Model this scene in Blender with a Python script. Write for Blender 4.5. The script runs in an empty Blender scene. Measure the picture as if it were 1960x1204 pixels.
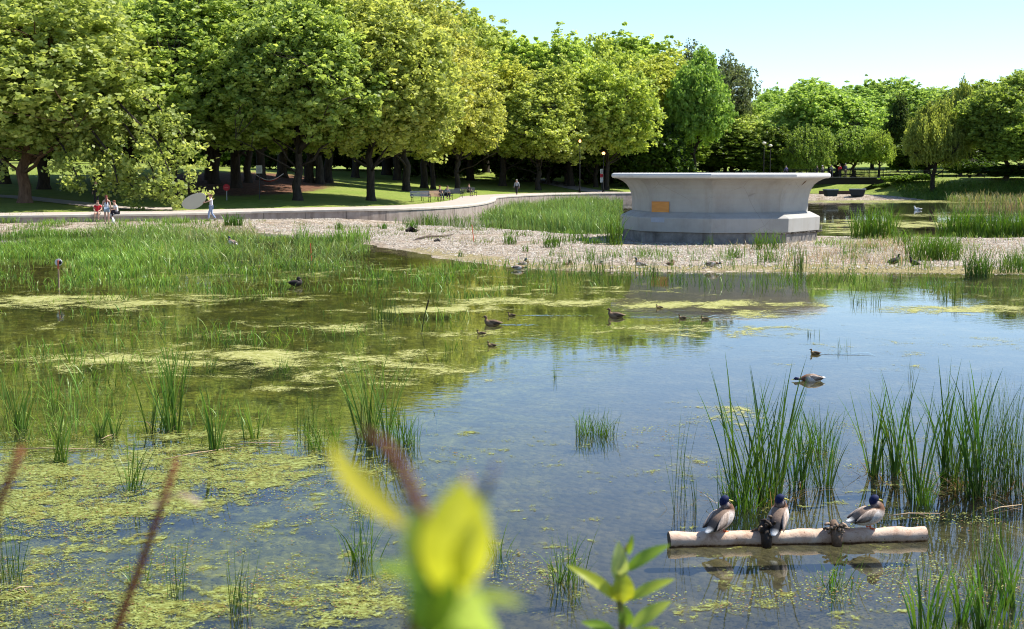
import bpy, math, random
import numpy as np
from mathutils import Vector, Matrix, noise as mnoise
R = math.radians
S = bpy.context.scene
# ------------------------------------------------------------------ camera
FPX, HC, CX, CY = 2600.0, 3.36, 980.0, 602.0
PITCH = math.atan((602 - 330) / FPX)
cd = bpy.data.cameras.new('camera'); cam = bpy.data.objects.new('camera', cd); S.collection.objects.link(cam)
cam.location = (0, 0, HC); cam.rotation_euler = (R(90) - PITCH, 0, 0)
cd.sensor_width = 36; cd.lens = 36 * FPX / 1960; cd.clip_start = 0.05; cd.clip_end = 3000
cd.dof.use_dof = True; cd.dof.focus_distance = 22; cd.dof.aperture_fstop = 5.6
S.camera = cam
# ------------------------------------------------------------------ sky, sun, exposure
SUN_AZ, SUN_EL = R(71), R(55)
w = bpy.data.worlds.new('World'); S.world = w; w.use_nodes = True
nt = w.node_tree; sk = nt.nodes.new('ShaderNodeTexSky'); sk.sky_type = 'NISHITA'; sk.sun_disc = False
sk.sun_elevation = SUN_EL; sk.sun_rotation = SUN_AZ; sk.altitude = 1200; sk.air_density = 1.0; sk.dust_density = 0.0; sk.ozone_density = 3.0
bg = nt.nodes['Background']; bg.inputs[1].default_value = 0.115; nt.links.new(sk.outputs[0], bg.inputs[0])
sd = bpy.data.lights.new('sun', 'SUN'); sd.energy = 5.0; sd.angle = R(0.5); sd.color = (1, .95, .86)
so = bpy.data.objects.new('sun', sd); S.collection.objects.link(so)
sv = Vector((math.sin(SUN_AZ) * math.cos(SUN_EL), math.cos(SUN_AZ) * math.cos(SUN_EL), math.sin(SUN_EL)))
so.rotation_euler = sv.to_track_quat('Z', 'Y').to_euler(); so.location = (0, 0, 50)
S.view_settings.view_transform = 'Standard'; S.view_settings.look = 'None'; S.view_settings.exposure = 0.86; S.view_settings.gamma = 1
S.render.engine = 'CYCLES'
try:
    S.cycles.max_bounces = 8; S.cycles.transparent_max_bounces = 16; S.cycles.transmission_bounces = 4; S.cycles.glossy_bounces = 3
    S.cycles.filter_width = 1.05; S.cycles.caustics_reflective = False; S.cycles.caustics_refractive = False
except Exception: pass

# ------------------------------------------------------------------ pixel <-> place helpers
cp, sp = math.cos(PITCH), math.sin(PITCH)
def ray(px, py):
    a, b = (px - CX) / FPX, (CY - py) / FPX
    return Vector((a, cp + b * sp, -sp + b * cp))
def at(px, py, z=0.0):
    r = ray(px, py); t = (z - HC) / r.z
    return Vector((r.x * t, r.y * t, z))
def atd(px, py, Y):
    r = ray(px, py); t = Y / r.y
    return Vector((r.x * t, Y, HC + r.z * t))
def proj(X, Y, Z):
    dz = Z - HC; f = Y * cp - dz * sp; u = Y * sp + dz * cp
    return CX + FPX * X / f, CY - FPX * u / f
def m_per_px(p): return p[1] / FPX

# ------------------------------------------------------------------ object helpers
COL = S.collection.objects
def tag(o, label=None, cat=None, group=None, kind=None):
    if label: o['label'] = label
    if cat: o['category'] = cat
    if group: o['group'] = group
    if kind: o['kind'] = kind
    return o
def empty(name, loc=(0, 0, 0), rz=0, label=None, cat=None, group=None):
    o = bpy.data.objects.new(name, None); COL.link(o); o.location = loc; o.rotation_euler = (0, 0, rz); o.empty_display_size = .2
    return tag(o, label, cat, group)
def link(name, me, mat=None, parent=None):
    o = bpy.data.objects.new(name, me); COL.link(o)
    if mat is not None:
        me.materials.clear(); me.materials.append(mat)
    if parent is not None: o.parent = parent
    return o
def quads(name, V, F, C=None, smooth=False):
    V = np.asarray(V, np.float32).reshape(-1, 3); F = np.asarray(F, np.int32); k = F.shape[1]
    me = bpy.data.meshes.new(name); me.vertices.add(len(V)); me.vertices.foreach_set('co', V.ravel())
    me.loops.add(F.size); me.loops.foreach_set('vertex_index', F.ravel())
    me.polygons.add(len(F)); me.polygons.foreach_set('loop_start', np.arange(len(F), dtype=np.int32) * k)
    try: me.polygons.foreach_set('loop_total', np.full(len(F), k, np.int32))
    except Exception: pass
    me.update(calc_edges=True)
    if C is not None: setcol(me, C)
    if smooth: me.polygons.foreach_set('use_smooth', np.ones(len(F), bool))
    return me
def setcol(me, C):
    C = np.asarray(C, np.float32)
    if C.shape[1] == 3: C = np.concatenate([C, np.ones((len(C), 1), np.float32)], 1)
    a = me.color_attributes.new('col', 'FLOAT_COLOR', 'POINT'); a.data.foreach_set('color', C.ravel())
class MB:
    """collects shapes into one mesh"""
    def __init__(s): s.v = []; s.f = []; s.c = []
    def add(s, V, F, c=(1, 1, 1)):
        n = len(s.v); s.v += [tuple(p) for p in V]; s.f += [tuple(i + n for i in f) for f in F]
        s.c += ([tuple(c)] * len(V) if not hasattr(c[0], '__len__') else [tuple(q) for q in c]); return s
    def box(s, c, d, rz=0, col=(1, 1, 1), rot=None):
        M = rot if rot is not None else Matrix.Rotation(rz, 3, 'Z'); V = []
        for z in (-.5, .5):
            for x, y in ((-.5, -.5), (.5, -.5), (.5, .5), (-.5, .5)):
                V.append(M @ Vector((x * d[0], y * d[1], z * d[2])) + Vector(c))
        return s.add(V, [(3, 2, 1, 0), (4, 5, 6, 7), (0, 1, 5, 4), (1, 2, 6, 5), (2, 3, 7, 6), (3, 0, 4, 7)], col)
    def tube(s, P, rad, n=8, col=(1, 1, 1), cap=True, sq=None, up=None):
        P = [Vector(p) for p in P]; rad = rad if hasattr(rad, '__len__') else [rad] * len(P); V = []; cc = []
        ref = Vector(up) if up else None
        for i, p in enumerate(P):
            t = (P[min(i + 1, len(P) - 1)] - P[max(i - 1, 0)]).normalized()
            if ref is None: ref = Vector((0, 0, 1)) if abs(t.z) < .8 else Vector((1, 0, 0))
            a = t.cross(ref).normalized(); b = a.cross(t).normalized(); ref = b if not up else Vector(up)
            r = rad[i]; ra, rb = (r if hasattr(r, '__len__') else (r, r))
            for k in range(n):
                q = 2 * math.pi * k / n; V.append(p + a * ra * math.cos(q) + b * rb * math.sin(q))
                cc.append(col(i, k) if callable(col) else (col[i] if hasattr(col[0], '__len__') else col))
        F = [(i * n + k, i * n + (k + 1) % n, (i + 1) * n + (k + 1) % n, (i + 1) * n + k) for i in range(len(P) - 1) for k in range(n)]
        if cap: F += [tuple(range(n))[::-1], tuple((len(P) - 1) * n + k for k in range(n))]
        return s.add(V, F, cc)
    def ball(s, c, r, nu=12, nv=8, col=(1, 1, 1), rot=None):
        r = r if hasattr(r, '__len__') else (r, r, r); P = []; V = []; F = []
        for j in range(nv + 1):
            th = math.pi * j / nv
            for k in range(nu):
                ph = 2 * math.pi * k / nu; q = Vector((r[0] * math.sin(th) * math.cos(ph), r[1] * math.sin(th) * math.sin(ph), r[2] * math.cos(th)))
                V.append((rot @ q if rot else q) + Vector(c))
        for j in range(nv):
            for k in range(nu): F.append((j * nu + k, (j + 1) * nu + k, (j + 1) * nu + (k + 1) % nu, j * nu + (k + 1) % nu))
        return s.add(V, F, col)
    def build(s, name, mat, parent=None, smooth=False, bevel=0, sub=0):
        me = bpy.data.meshes.new(name); me.from_pydata([tuple(v) for v in s.v], [], s.f); me.update(); setcol(me, s.c)
        if smooth: me.polygons.foreach_set('use_smooth', [True] * len(me.polygons))
        o = link(name, me, mat, parent)
        if bevel:
            b = o.modifiers.new('bevel', 'BEVEL'); b.width = bevel; b.segments = 2; b.limit_method = 'ANGLE'
        if sub:
            b = o.modifiers.new('sub', 'SUBSURF'); b.levels = sub; b.render_levels = sub
        return o
def copy_tree(o, parent=None):
    c = o.copy(); COL.link(c)
    if parent is not None: c.parent = parent
    for ch in list(o.children): copy_tree(ch, c)
    return c

# ------------------------------------------------------------------ materials
def mat(name):
    m = bpy.data.materials.new(name); m.use_nodes = True; n = m.node_tree.nodes; n.clear()
    out = n.new('ShaderNodeOutputMaterial'); return m, m.node_tree, out
def N(t, kind, **kw):
    n = t.nodes.new(kind)
    for k, v in kw.items():
        if k in ('inp',):
            for i, x in v.items(): n.inputs[i].default_value = x
        else: setattr(n, k, v)
    return n
def tex(t, scale, detail=4, rough=.55, coords=None, dist=0):
    n = N(t, 'ShaderNodeTexNoise'); n.inputs['Scale'].default_value = scale; n.inputs['Detail'].default_value = detail
    n.inputs['Roughness'].default_value = rough; n.inputs['Distortion'].default_value = dist
    if coords is not None: t.links.new(coords, n.inputs['Vector'])
    return n.outputs['Fac']
def geo(t): return N(t, 'ShaderNodeNewGeometry').outputs['Position']
def obc(t): return N(t, 'ShaderNodeTexCoord').outputs['Object']
def ramp(t, fac, stops):
    r = N(t, 'ShaderNodeValToRGB'); e = r.color_ramp.elements
    while len(e) < len(stops): e.new(.5)
    for i, (p, c) in enumerate(stops):
        e[i].position = p; e[i].color = (c if hasattr(c, '__len__') else (c, c, c)) + (() if hasattr(c, '__len__') and len(c) == 4 else (1,))
    t.links.new(fac, r.inputs[0]); return r.outputs[0]
def mix(t, fac, a, b, mode='MIX'):
    m = N(t, 'ShaderNodeMix', data_type='RGBA', blend_type=mode)
    for s, x in ((m.inputs[0], fac), (m.inputs[6], a), (m.inputs[7], b)):
        if hasattr(x, 'links') or isinstance(x, bpy.types.NodeSocket): t.links.new(x, s)
        elif hasattr(x, '__len__'): s.default_value = tuple(x) + ((1,) if len(x) == 3 else ())
        else: s.default_value = x
    return m.outputs[2]
def math_(t, op, a, b=None, clamp=False):
    m = N(t, 'ShaderNodeMath', operation=op, use_clamp=clamp)
    for i, x in enumerate((a, b)):
        if x is None: continue
        if isinstance(x, bpy.types.NodeSocket): t.links.new(x, m.inputs[i])
        else: m.inputs[i].default_value = x
    return m.outputs[0]
def bump(t, h, strength=.5, dist=.02):
    b = N(t, 'ShaderNodeBump'); b.inputs['Strength'].default_value = strength; b.inputs['Distance'].default_value = dist
    t.links.new(h, b.inputs['Height']); return b.outputs[0]
def attr(t, name='col'): return N(t, 'ShaderNodeAttribute', attribute_name=name)
def pbsdf(t, out, col, rough=.7, normal=None, spec=.3, metal=0):
    p = N(t, 'ShaderNodeBsdfPrincipled')
    if isinstance(col, bpy.types.NodeSocket): t.links.new(col, p.inputs['Base Color'])
    else: p.inputs['Base Color'].default_value = tuple(col) + (1,)
    if isinstance(rough, bpy.types.NodeSocket): t.links.new(rough, p.inputs['Roughness'])
    else: p.inputs['Roughness'].default_value = rough
    p.inputs['Specular IOR Level'].default_value = spec; p.inputs['Metallic'].default_value = metal
    if normal is not None: t.links.new(normal, p.inputs['Normal'])
    if out is not None: t.links.new(p.outputs[0], out.inputs[0])
    return p
def plain(name, c, rough=.7, var=.18, scale=6, spec=.3, bmp=.15, metal=0):
    m, t, out = mat(name); nz = tex(t, scale, 5, .6, obc(t))
    c2 = mix(t, nz, tuple(x * (1 - var) for x in c), tuple(min(1, x * (1 + var)) for x in c))
    pbsdf(t, out, c2, rough, bump(t, tex(t, scale * 5, 3, .6, obc(t)), bmp, .01), spec, metal); return m
def vcol(name, rough=.7, spec=.25, var=.2, scale=20, bmp=.2, dist=.005):
    m, t, out = mat(name); a = attr(t).outputs[0]; nz = tex(t, scale, 5, .65, obc(t))
    c = mix(t, 1.0, a, ramp(t, nz, [(.25, 1 - var), (.75, 1 + var)]), 'MULTIPLY')
    pbsdf(t, out, c, rough, bump(t, tex(t, scale * 3, 4, .6, obc(t)), bmp, dist), spec); return m
def leafmat(name, trans=.45, rough=.45, spec=.25, tintobj=True, tmul=(1.25, 1.2, .75)):
    m, t, out = mat(name); a = attr(t).outputs[0]
    c = mix(t, 1.0, a, N(t, 'ShaderNodeObjectInfo').outputs['Color'], 'MULTIPLY') if tintobj else a
    p = pbsdf(t, None, c, rough, None, spec)
    tr = N(t, 'ShaderNodeBsdfTranslucent'); t.links.new(mix(t, 1.0, c, tmul, 'MULTIPLY'), tr.inputs[0])
    mx = N(t, 'ShaderNodeMixShader'); mx.inputs[0].default_value = trans
    t.links.new(p.outputs[0], mx.inputs[1]); t.links.new(tr.outputs[0], mx.inputs[2]); t.links.new(mx.outputs[0], out.inputs[0]); return m
M = {}
M['leaf'] = leafmat('tree_leaf', .55)
M['grass'] = leafmat('grass_blade', .35, .4, .35)
M['near_leaf'] = leafmat('near_leaf', .5, .35, .4)
M['skin'] = plain('skin', (.5, .3, .22), .6, .05)
M['vcol'] = vcol('feathers', .7, .2, .42, 60, .3, .004)
M['paintcol'] = vcol('coloured_surface', .6, .3, .08, 8, .1)
M['black_metal'] = plain('black_metal', (.012, .013, .013), .8, .2, 6, .08)
M['grey_metal'] = plain('grey_metal', (.35, .36, .37), .4, .15)
M['dark_wood'] = plain('dark_painted_wood', (.05, .06, .07), .5, .25, 12)
M['pale_wood'] = plain('pale_wood', (.42, .27, .17), .6, .25, 12)
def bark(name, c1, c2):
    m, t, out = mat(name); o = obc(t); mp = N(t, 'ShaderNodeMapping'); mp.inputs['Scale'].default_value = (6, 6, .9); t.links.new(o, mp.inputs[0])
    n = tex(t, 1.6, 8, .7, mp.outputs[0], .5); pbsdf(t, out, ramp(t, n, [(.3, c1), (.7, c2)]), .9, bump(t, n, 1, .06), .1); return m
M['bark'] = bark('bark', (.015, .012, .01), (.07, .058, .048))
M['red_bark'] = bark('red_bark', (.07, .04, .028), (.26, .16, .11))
def water_mat():
    m, t, out = mat('water'); g = geo(t)
    mp = N(t, 'ShaderNodeMapping'); mp.inputs['Scale'].default_value = (1, 1.6, 1); t.links.new(g, mp.inputs[0])
    n1 = tex(t, 3.2, 3, .5, mp.outputs[0], .3); n2 = tex(t, .35, 2, .5, g)
    h = math_(t, 'MULTIPLY', n1, ramp(t, n2, [(.42, .10), (.72, .9)]))
    nb = bump(t, h, .10, .035)
    fr = N(t, 'ShaderNodeFresnel'); fr.inputs[0].default_value = 1.34; t.links.new(nb, fr.inputs[1])
    gl = N(t, 'ShaderNodeBsdfGlossy'); gl.inputs['Roughness'].default_value = .015; gl.inputs[0].default_value = (.97, .98, 1, 1); t.links.new(nb, gl.inputs['Normal'])
    tr = N(t, 'ShaderNodeBsdfTransparent'); tr.inputs[0].default_value = (.78, .80, .66, 1)
    df = N(t, 'ShaderNodeBsdfDiffuse'); df.inputs[0].default_value = (.085, .09, .085, 1)
    m1 = N(t, 'ShaderNodeMixShader'); m1.inputs[0].default_value = .07; t.links.new(tr.outputs[0], m1.inputs[1]); t.links.new(df.outputs[0], m1.inputs[2])
    mx = N(t, 'ShaderNodeMixShader'); t.links.new(fr.outputs[0], mx.inputs[0]); t.links.new(m1.outputs[0], mx.inputs[1]); t.links.new(gl.outputs[0], mx.inputs[2])
    t.links.new(mx.outputs[0], out.inputs[0]); return m
M['water'] = water_mat()
def algae_mat():
    m, t, out = mat('floating_algae'); g = geo(t); a = attr(t); sep = N(t, 'ShaderNodeSeparateColor'); t.links.new(a.outputs[0], sep.inputs[0])
    big = tex(t, .8, 10, .72, g, .6); fine = tex(t, 9, 6, .75, g, .4); vf = tex(t, 38, 4, .7, g)
    nmat = math_(t, 'ADD', math_(t, 'MULTIPLY', math_(t, 'ADD', math_(t, 'MULTIPLY', big, .7), math_(t, 'MULTIPLY', fine, .3)), 2.1), math_(t, 'MULTIPLY', math_(t, 'SUBTRACT', vf, 1.3), .7))
    # mask = clamp((n - (0.78-0.42*d))*k)
    def mask(n, d, k): return math_(t, 'MULTIPLY', math_(t, 'SUBTRACT', n, math_(t, 'SUBTRACT', .80, math_(t, 'MULTIPLY', d, .42))), k, True)
    ma = mask(nmat, sep.outputs[0], 9)
    nfl = math_(t, 'ADD', math_(t, 'MULTIPLY', fine, .45), math_(t, 'MULTIPLY', vf, .55)); mb = mask(math_(t, 'ADD', nfl, math_(t, 'ADD', math_(t, 'MULTIPLY', math_(t, 'SUBTRACT', tex(t, 1.3, 4, .6, g), .5), .8), math_(t, 'MULTIPLY', math_(t, 'SUBTRACT', tex(t, 4.5, 5, .7, g, .8), .5), .8))), sep.outputs[1], 9)
    mk = math_(t, 'MAXIMUM', math_(t, 'MULTIPLY', ma, .92), math_(t, 'MULTIPLY', mb, .9))
    cm = ramp(t, tex(t, 6, 6, .7, g), [(.3, (.18, .18, .035)), (.5, (.32, .32, .10)), (.72, (.50, .47, .24))])
    cf = ramp(t, tex(t, 14, 6, .75, g), [(.36, (.06, .055, .012)), (.46, (.15, .155, .03)), (.56, (.24, .28, .075)), (.7, (.42, .45, .21))])
    tan = ramp(t, tex(t, 2.2, 3, .5, g), [(.55, (1, 1, 1)), (.75, (.95, .74, .5))])
    c = mix(t, ma, mix(t, 1.0, cf, tan, 'MULTIPLY'), cm)
    p = pbsdf(t, None, c, .8, bump(t, vf, .6, .01), .15)
    tr = N(t, 'ShaderNodeBsdfTransparent'); mx = N(t, 'ShaderNodeMixShader'); t.links.new(mk, mx.inputs[0]); t.links.new(tr.outputs[0], mx.inputs[1]); t.links.new(p.outputs[0], mx.inputs[2])
    t.links.new(mx.outputs[0], out.inputs[0]); return m
M['algae'] = algae_mat()
def bed_mat():
    """R gravel, G olive weed, B damp tan crust"""
    m, t, out = mat('pond_bed'); g = geo(t); a = attr(t); sep = N(t, 'ShaderNodeSeparateColor'); t.links.new(a.outputs[0], sep.inputs[0])
    n1 = tex(t, 1.2, 8, .65, g); n2 = tex(t, 14, 6, .7, g)
    mud = ramp(t, n1, [(.3, (.045, .038, .026)), (.52, (.10, .085, .055)), (.7, (.20, .165, .10))])
    ol = ramp(t, tex(t, 2.5, 8, .7, g, .5), [(.3, (.03, .032, .006)), (.48, (.10, .11, .018)), (.7, (.32, .32, .06))])
    c = mix(t, sep.outputs[1], mud, ol)
    vo = N(t, 'ShaderNodeTexVoronoi'); vo.inputs['Scale'].default_value = 9; t.links.new(g, vo.inputs['Vector'])
    vo2 = N(t, 'ShaderNodeTexVoronoi'); vo2.inputs['Scale'].default_value = 4; t.links.new(g, vo2.inputs['Vector'])
    s2 = N(t, 'ShaderNodeSeparateColor'); t.links.new(vo.outputs['Color'], s2.inputs[0])
    grav = ramp(t, s2.outputs[0], [(0, (.10, .085, .075)), (.3, (.28, .235, .185)), (.65, (.40, .345, .285)), (1, (.55, .50, .44))])
    grav = mix(t, 1.0, grav, ramp(t, tex(t, .9, 6, .65, g), [(.32, (.62, .52, .38)), (.55, (1, .96, .92))]), 'MULTIPLY')
    gm = math_(t, 'MULTIPLY', math_(t, 'ADD', math_(t, 'SUBTRACT', n1, .5), math_(t, 'SUBTRACT', math_(t, 'MULTIPLY', sep.outputs[0], 2), .6)), 3, True)
    c = mix(t, gm, c, grav)
    crust = ramp(t, n2, [(.3, (.14, .11, .045)), (.5, (.27, .22, .10)), (.62, (.32, .28, .15)), (.78, (.26, .29, .08))])
    cm = math_(t, 'MULTIPLY', math_(t, 'ADD', math_(t, 'SUBTRACT', tex(t, .8, 8, .7, g, .5), .5), math_(t, 'SUBTRACT', sep.outputs[2], .5)), 5, True)
    c = mix(t, cm, c, crust)
    h = math_(t, 'ADD', math_(t, 'MULTIPLY', vo.outputs['Distance'], -1.5), n2)
    pbsdf(t, out, c, .9, bump(t, h, .8, .05), .15); return m
M['bed'] = bed_mat()
def park_mat():
    """R brown litter, G bare earth"""
    m, t, out = mat('park_ground'); g = geo(t); a = attr(t); sep = N(t, 'ShaderNodeSeparateColor'); t.links.new(a.outputs[0], sep.inputs[0])
    n = tex(t, 1.3, 8, .7, g); gr = ramp(t, n, [(.25, (.12, .18, .03)), (.5, (.21, .28, .05)), (.75, (.30, .34, .08))])
    gr = mix(t, ramp(t, tex(t, .12, 4, .6, g), [(.4, 0), (.65, .6)]), gr, (.30, .32, .09))
    br = ramp(t, tex(t, 2.5, 8, .7, g), [(.3, (.07, .035, .02)), (.6, (.22, .11, .07)), (.8, (.34, .21, .15))])
    m1 = math_(t, 'MULTIPLY', math_(t, 'ADD', math_(t, 'SUBTRACT', n, .5), math_(t, 'SUBTRACT', sep.outputs[0], .5)), 5, True)
    c = mix(t, m1, gr, br)
    c = mix(t, sep.outputs[1], c, (.36, .29, .21))
    pbsdf(t, out, c, .95, bump(t, tex(t, 8, 6, .8, g), 1, .15), .1); return m
M['park'] = park_mat()
def stone(name, stops, scale=1.5, streak=True, bs=.4):
    m, t, out = mat(name); g = obc(t); c = ramp(t, tex(t, scale, 8, .65, g, .3), stops)
    if streak:
        mp = N(t, 'ShaderNodeMapping'); mp.inputs['Scale'].default_value = (1.6, 1.6, .12); t.links.new(g, mp.inputs[0])
        c = mix(t, 1.0, c, ramp(t, tex(t, 1.2, 6, .6, mp.outputs[0]), [(.3, (.62, .58, .55)), (.5, (1, 1, 1))]), 'MULTIPLY')
    pbsdf(t, out, c, .85, bump(t, tex(t, scale * 12, 6, .7, g), bs, .01), .2); return m
M['wallconc'] = stone('basin_wall_concrete', [(.3, (.25, .20, .165)), (.7, (.44, .37, .32))])
M['cap'] = stone('wall_cap', [(.3, (.42, .37, .31)), (.7, (.56, .50, .43))], 2, False)
M['path'] = stone('path_gravel', [(.3, (.34, .28, .24)), (.7, (.50, .43, .37))], 2.5, False)
M['foundation'] = stone('fountain_footing', [(.3, (.13, .12, .11)), (.7, (.30, .28, .26))], 2.2, True, .8)
# ================================================================== TERRAIN
rng = np.random.default_rng(7); random.seed(7)
# the basin's edge (x, y) from left to right
EDGE = [(-300, -60), (-120, 44), (-60, 72), (-30.7, 81.4), (-24.3, 84.3), (-19.5, 87.5), (-16.8, 89.3), (-13.2, 90), (-9.75, 91.2), (-6.5, 94), (-3.8, 100), (-2.3, 108.8), (-1.6, 118.7),
        (-1.5, 125.5), (-1.7, 136), (0.2, 145), (4.9, 157), (13.5, 166), (25, 172), (36, 180), (43, 181), (50, 173), (60, 166), (72, 156), (90, 152), (130, 150), (400, 140)]
def smooth_poly(P, it=2):
    P = [Vector((a, b)) for a, b in P]
    for _ in range(it):
        Q = [P[0]]
        for a, b in zip(P[:-1], P[1:]): Q += [a * .75 + b * .25, a * .25 + b * .75]
        P = Q + [P[-1]]
    return P
EP = smooth_poly(EDGE, 2)
DU, DV = np.array((.866, .5)), np.array((-.5, .866))
EU = np.array([p.x * .866 + p.y * .5 for p in EP]); EV = np.array([-p.x * .5 + p.y * .866 for p in EP])
def zpark_uv(u, s):
    u = np.asarray(u, float); s = np.asarray(s, float)
    ze = np.interp(u, [27, 36], [.72, .85]); zw = ze + np.clip((s - 9) * .055, 0, 3.0) + np.clip((s - 70) * .02, 0, 6)
    v = np.interp(u, EU, EV) + s; X = u * .866 - v * .5; Y = u * .5 + v * .866
    cap = 2.65 - 2.2 * np.clip(1 - np.abs(X - 43) / 9, 0, .45) / .45 * (Y < 230)
    zn = np.minimum(-.1 + np.clip(s * .13, 0, 50), cap) + np.clip((s - 60) * .02, 0, 6)
    k = np.clip((u - 108) / 8, 0, 1)
    return zw * (1 - k) + zn * k
def zpark(X, Y):
    u = X * .866 + Y * .5; v = -X * .5 + Y * .866; return float(zpark_uv(u, v - np.interp(u, EU, EV)))
def ground(px, py, lo=60, hi=420):
    """place on the park ground seen at a photo point"""
    prev = None
    for Y in np.arange(lo, hi, .5):
        p = atd(px, py, Y); u = p.x * .866 + p.y * .5; s = -p.x * .5 + p.y * .866 - np.interp(u, EU, EV)
        if s > 0 and p.z <= zpark_uv(u, s): return Vector((p.x, p.y, float(zpark_uv(u, s))))
    p = atd(px, py, hi); p.z = zpark(p.x, p.y); return p
def ribbon(us, ss, dz=0.0, name='ground', m=None, litter=False):
    U, SS = np.meshgrid(us, ss, indexing='ij'); V = np.interp(U, EU, EV) + SS
    X = U * .866 - V * .5; Y = U * .5 + V * .866; Z = zpark_uv(U, SS) + dz
    P = np.stack([X, Y, Z], -1).reshape(-1, 3); a, b = len(us), len(ss)
    i = np.arange((a - 1))[:, None] * b + np.arange(b - 1)[None]; i = i.ravel()
    F = np.stack([i, i + b, i + b + 1, i + 1], 1)[:, ::-1]
    px, py = proj(P[:, 0], P[:, 1], P[:, 2]); C = np.zeros((len(P), 3))
    if litter:
        e = ((px - 440) / 190) ** 2 + ((py - 352) / 22) ** 2; C[:, 0] = np.clip(1.25 - .6 * e, 0, 1)
    o = link(name, quads(name, P, F, C, True), m); return o
us = np.unique(np.concatenate([np.linspace(-190, 10, 40), np.arange(10, 135, 1.2), np.linspace(135, 420, 60)]))
ss = np.unique(np.concatenate([np.arange(0, 60, 1.5), np.arange(60, 160, 5), np.linspace(160, 900, 25)]))
tag(ribbon(us, ss, 0, 'ground', M['park'], True), kind='structure')
ur = np.arange(-20, 108, .8)
tag(ribbon(ur, np.array([.45, 2, 4, 6, 7.4]), .03, 'promenade', M['path']), kind='structure')
def path(pts, wd, name, dz=.05):
    P = [ground(*p) for p in pts]; Q = []
    for a, b in zip(P[:-1], P[1:]):
        k = max(2, int((b - a).length / 1.0)); Q += [a.lerp(b, i / k) for i in range(k)]
    Q.append(P[-1]); V = []; 
    for i, q in enumerate(Q):
        t = (Q[min(i + 1, len(Q) - 1)] - Q[max(i - 1, 0)]); n = Vector((-t.y, t.x, 0)).normalized()
        for k in (-1, -.33, .33, 1):
            r = q + n * wd * .5 * k; V.append((r.x, r.y, zpark(r.x, r.y) + dz))
    F = [(i * 4 + k, i * 4 + k + 1, i * 4 + k + 5, i * 4 + k + 4) for i in range(len(Q) - 1) for k in range(3)]
    mb = MB().add(V, F); tag(mb.build(name, M['path'], smooth=True), kind='structure')
path([(-60, 374), (40, 379), (150, 391), (240, 400), (330, 401)], 2.2, 'path')
path([(1180, 369), (1110, 362), (1060, 352), (1020, 341), (985, 334)], 3.4, 'path')
# basin wall with its cap
mb = MB(); cap = MB(); pts = [p for p in EP if p.x * .866 + p.y * .5 < 113]; L = 0
Vw = []; Fw = []
def prof(prof_pts, mbx):
    V = []; k = len(prof_pts)
    for i, p in enumerate(pts):
        t = (pts[min(i + 1, len(pts) - 1)] - pts[max(i - 1, 0)]); n = Vector((-t.y, t.x)).normalized(); u = p.x * .866 + p.y * .5
        zt = float(zpark_uv(u, 0))
        for o, z in prof_pts: V.append((p.x + n.x * o, p.y + n.y * o, (zt + z)))
    F = [(i * k + j, (i + 1) * k + j, (i + 1) * k + (j + 1) % k, i * k + (j + 1) % k) for i in range(len(pts) - 1) for j in range(k)]
    mbx.add(V, F)
prof([(0, -2.0), (0, -.07), (.4, -.07), (.4, -2.0)], mb); prof([(-.05, -.067), (-.05, .05), (-.02, .08), (.5, .08), (.5, -.067)], cap)
wall = mb.build('basin_wall', M['wallconc'], smooth=False)
tag(wall, 'low stained concrete wall curving along the edge of the drained basin below the promenade', 'wall')
cap.build('wall_cap', M['cap'], wall)
jt = MB()
for i in range(8, len(pts) - 1, 3):
    p = pts[i]; t = (pts[i + 1] - pts[i - 1]); a = math.atan2(t.y, t.x); zt = float(zpark_uv(p.x * .866 + p.y * .5, 0)); jt.box((p.x, p.y, zt - .57), (.03, .03, .98), a)
jt.build('joint', plain('joint_dark', (.10, .085, .07)), wall)  # dark brown upright joint strips spaced along the wall face

# basin floor: bed, gravel island, sand
def world_poly(pp, z=0): return np.array([[at(x, y, z).x, at(x, y, z).y] for x, y in pp])
def inside(P, X, Y):
    r = np.zeros(X.shape, bool); j = len(P) - 1
    for i in range(len(P)):
        xi, yi = P[i]; xj, yj = P[j]
        with np.errstate(divide='ignore', invalid='ignore'): c = ((yi > Y) != (yj > Y)) & (X < (xj - xi) * (Y - yi) / (yj - yi + 1e-12) + xi)
        r ^= c; j = i
    return r
def sdist(P, X, Y):
    d = np.full(X.shape, 1e9); j = len(P) - 1
    for i in range(len(P)):
        a, b = P[j], P[i]; ab = b - a; t = np.clip(((X - a[0]) * ab[0] + (Y - a[1]) * ab[1]) / (ab @ ab + 1e-9), 0, 1)
        d = np.minimum(d, np.hypot(X - a[0] - t * ab[0], Y - a[1] - t * ab[1])); j = i
    return np.where(inside(P, X, Y), d, -d)
ISL = world_poly([(340, 427), (420, 424), (520, 423), (620, 426), (760, 431), (960, 438), (1100, 448), (1185, 450), (1380, 445), (1580, 452), (1800, 456), (2050, 457), (2400, 460),
                  (2400, 530), (1960, 527), (1700, 523), (1500, 521), (1350, 522), (1200, 521), (1050, 518), (960, 512), (860, 500), (790, 487), (710, 474), (640, 452), (560, 449), (470, 446)])
SAND = np.array([(-34, 76), (-20, 76), (-12, 82), (-8, 88), (-6, 93), (-12, 93), (-20, 90), (-40, 84)])
MUD = np.array([(30, 172), (44, 166), (52, 169), (51, 177), (48, 184), (42, 190), (33, 190)])
LEFT = world_poly([(-200, 440), (440, 432), (560, 455), (700, 480), (640, 520), (560, 552), (300, 566), (-300, 572)])
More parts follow.
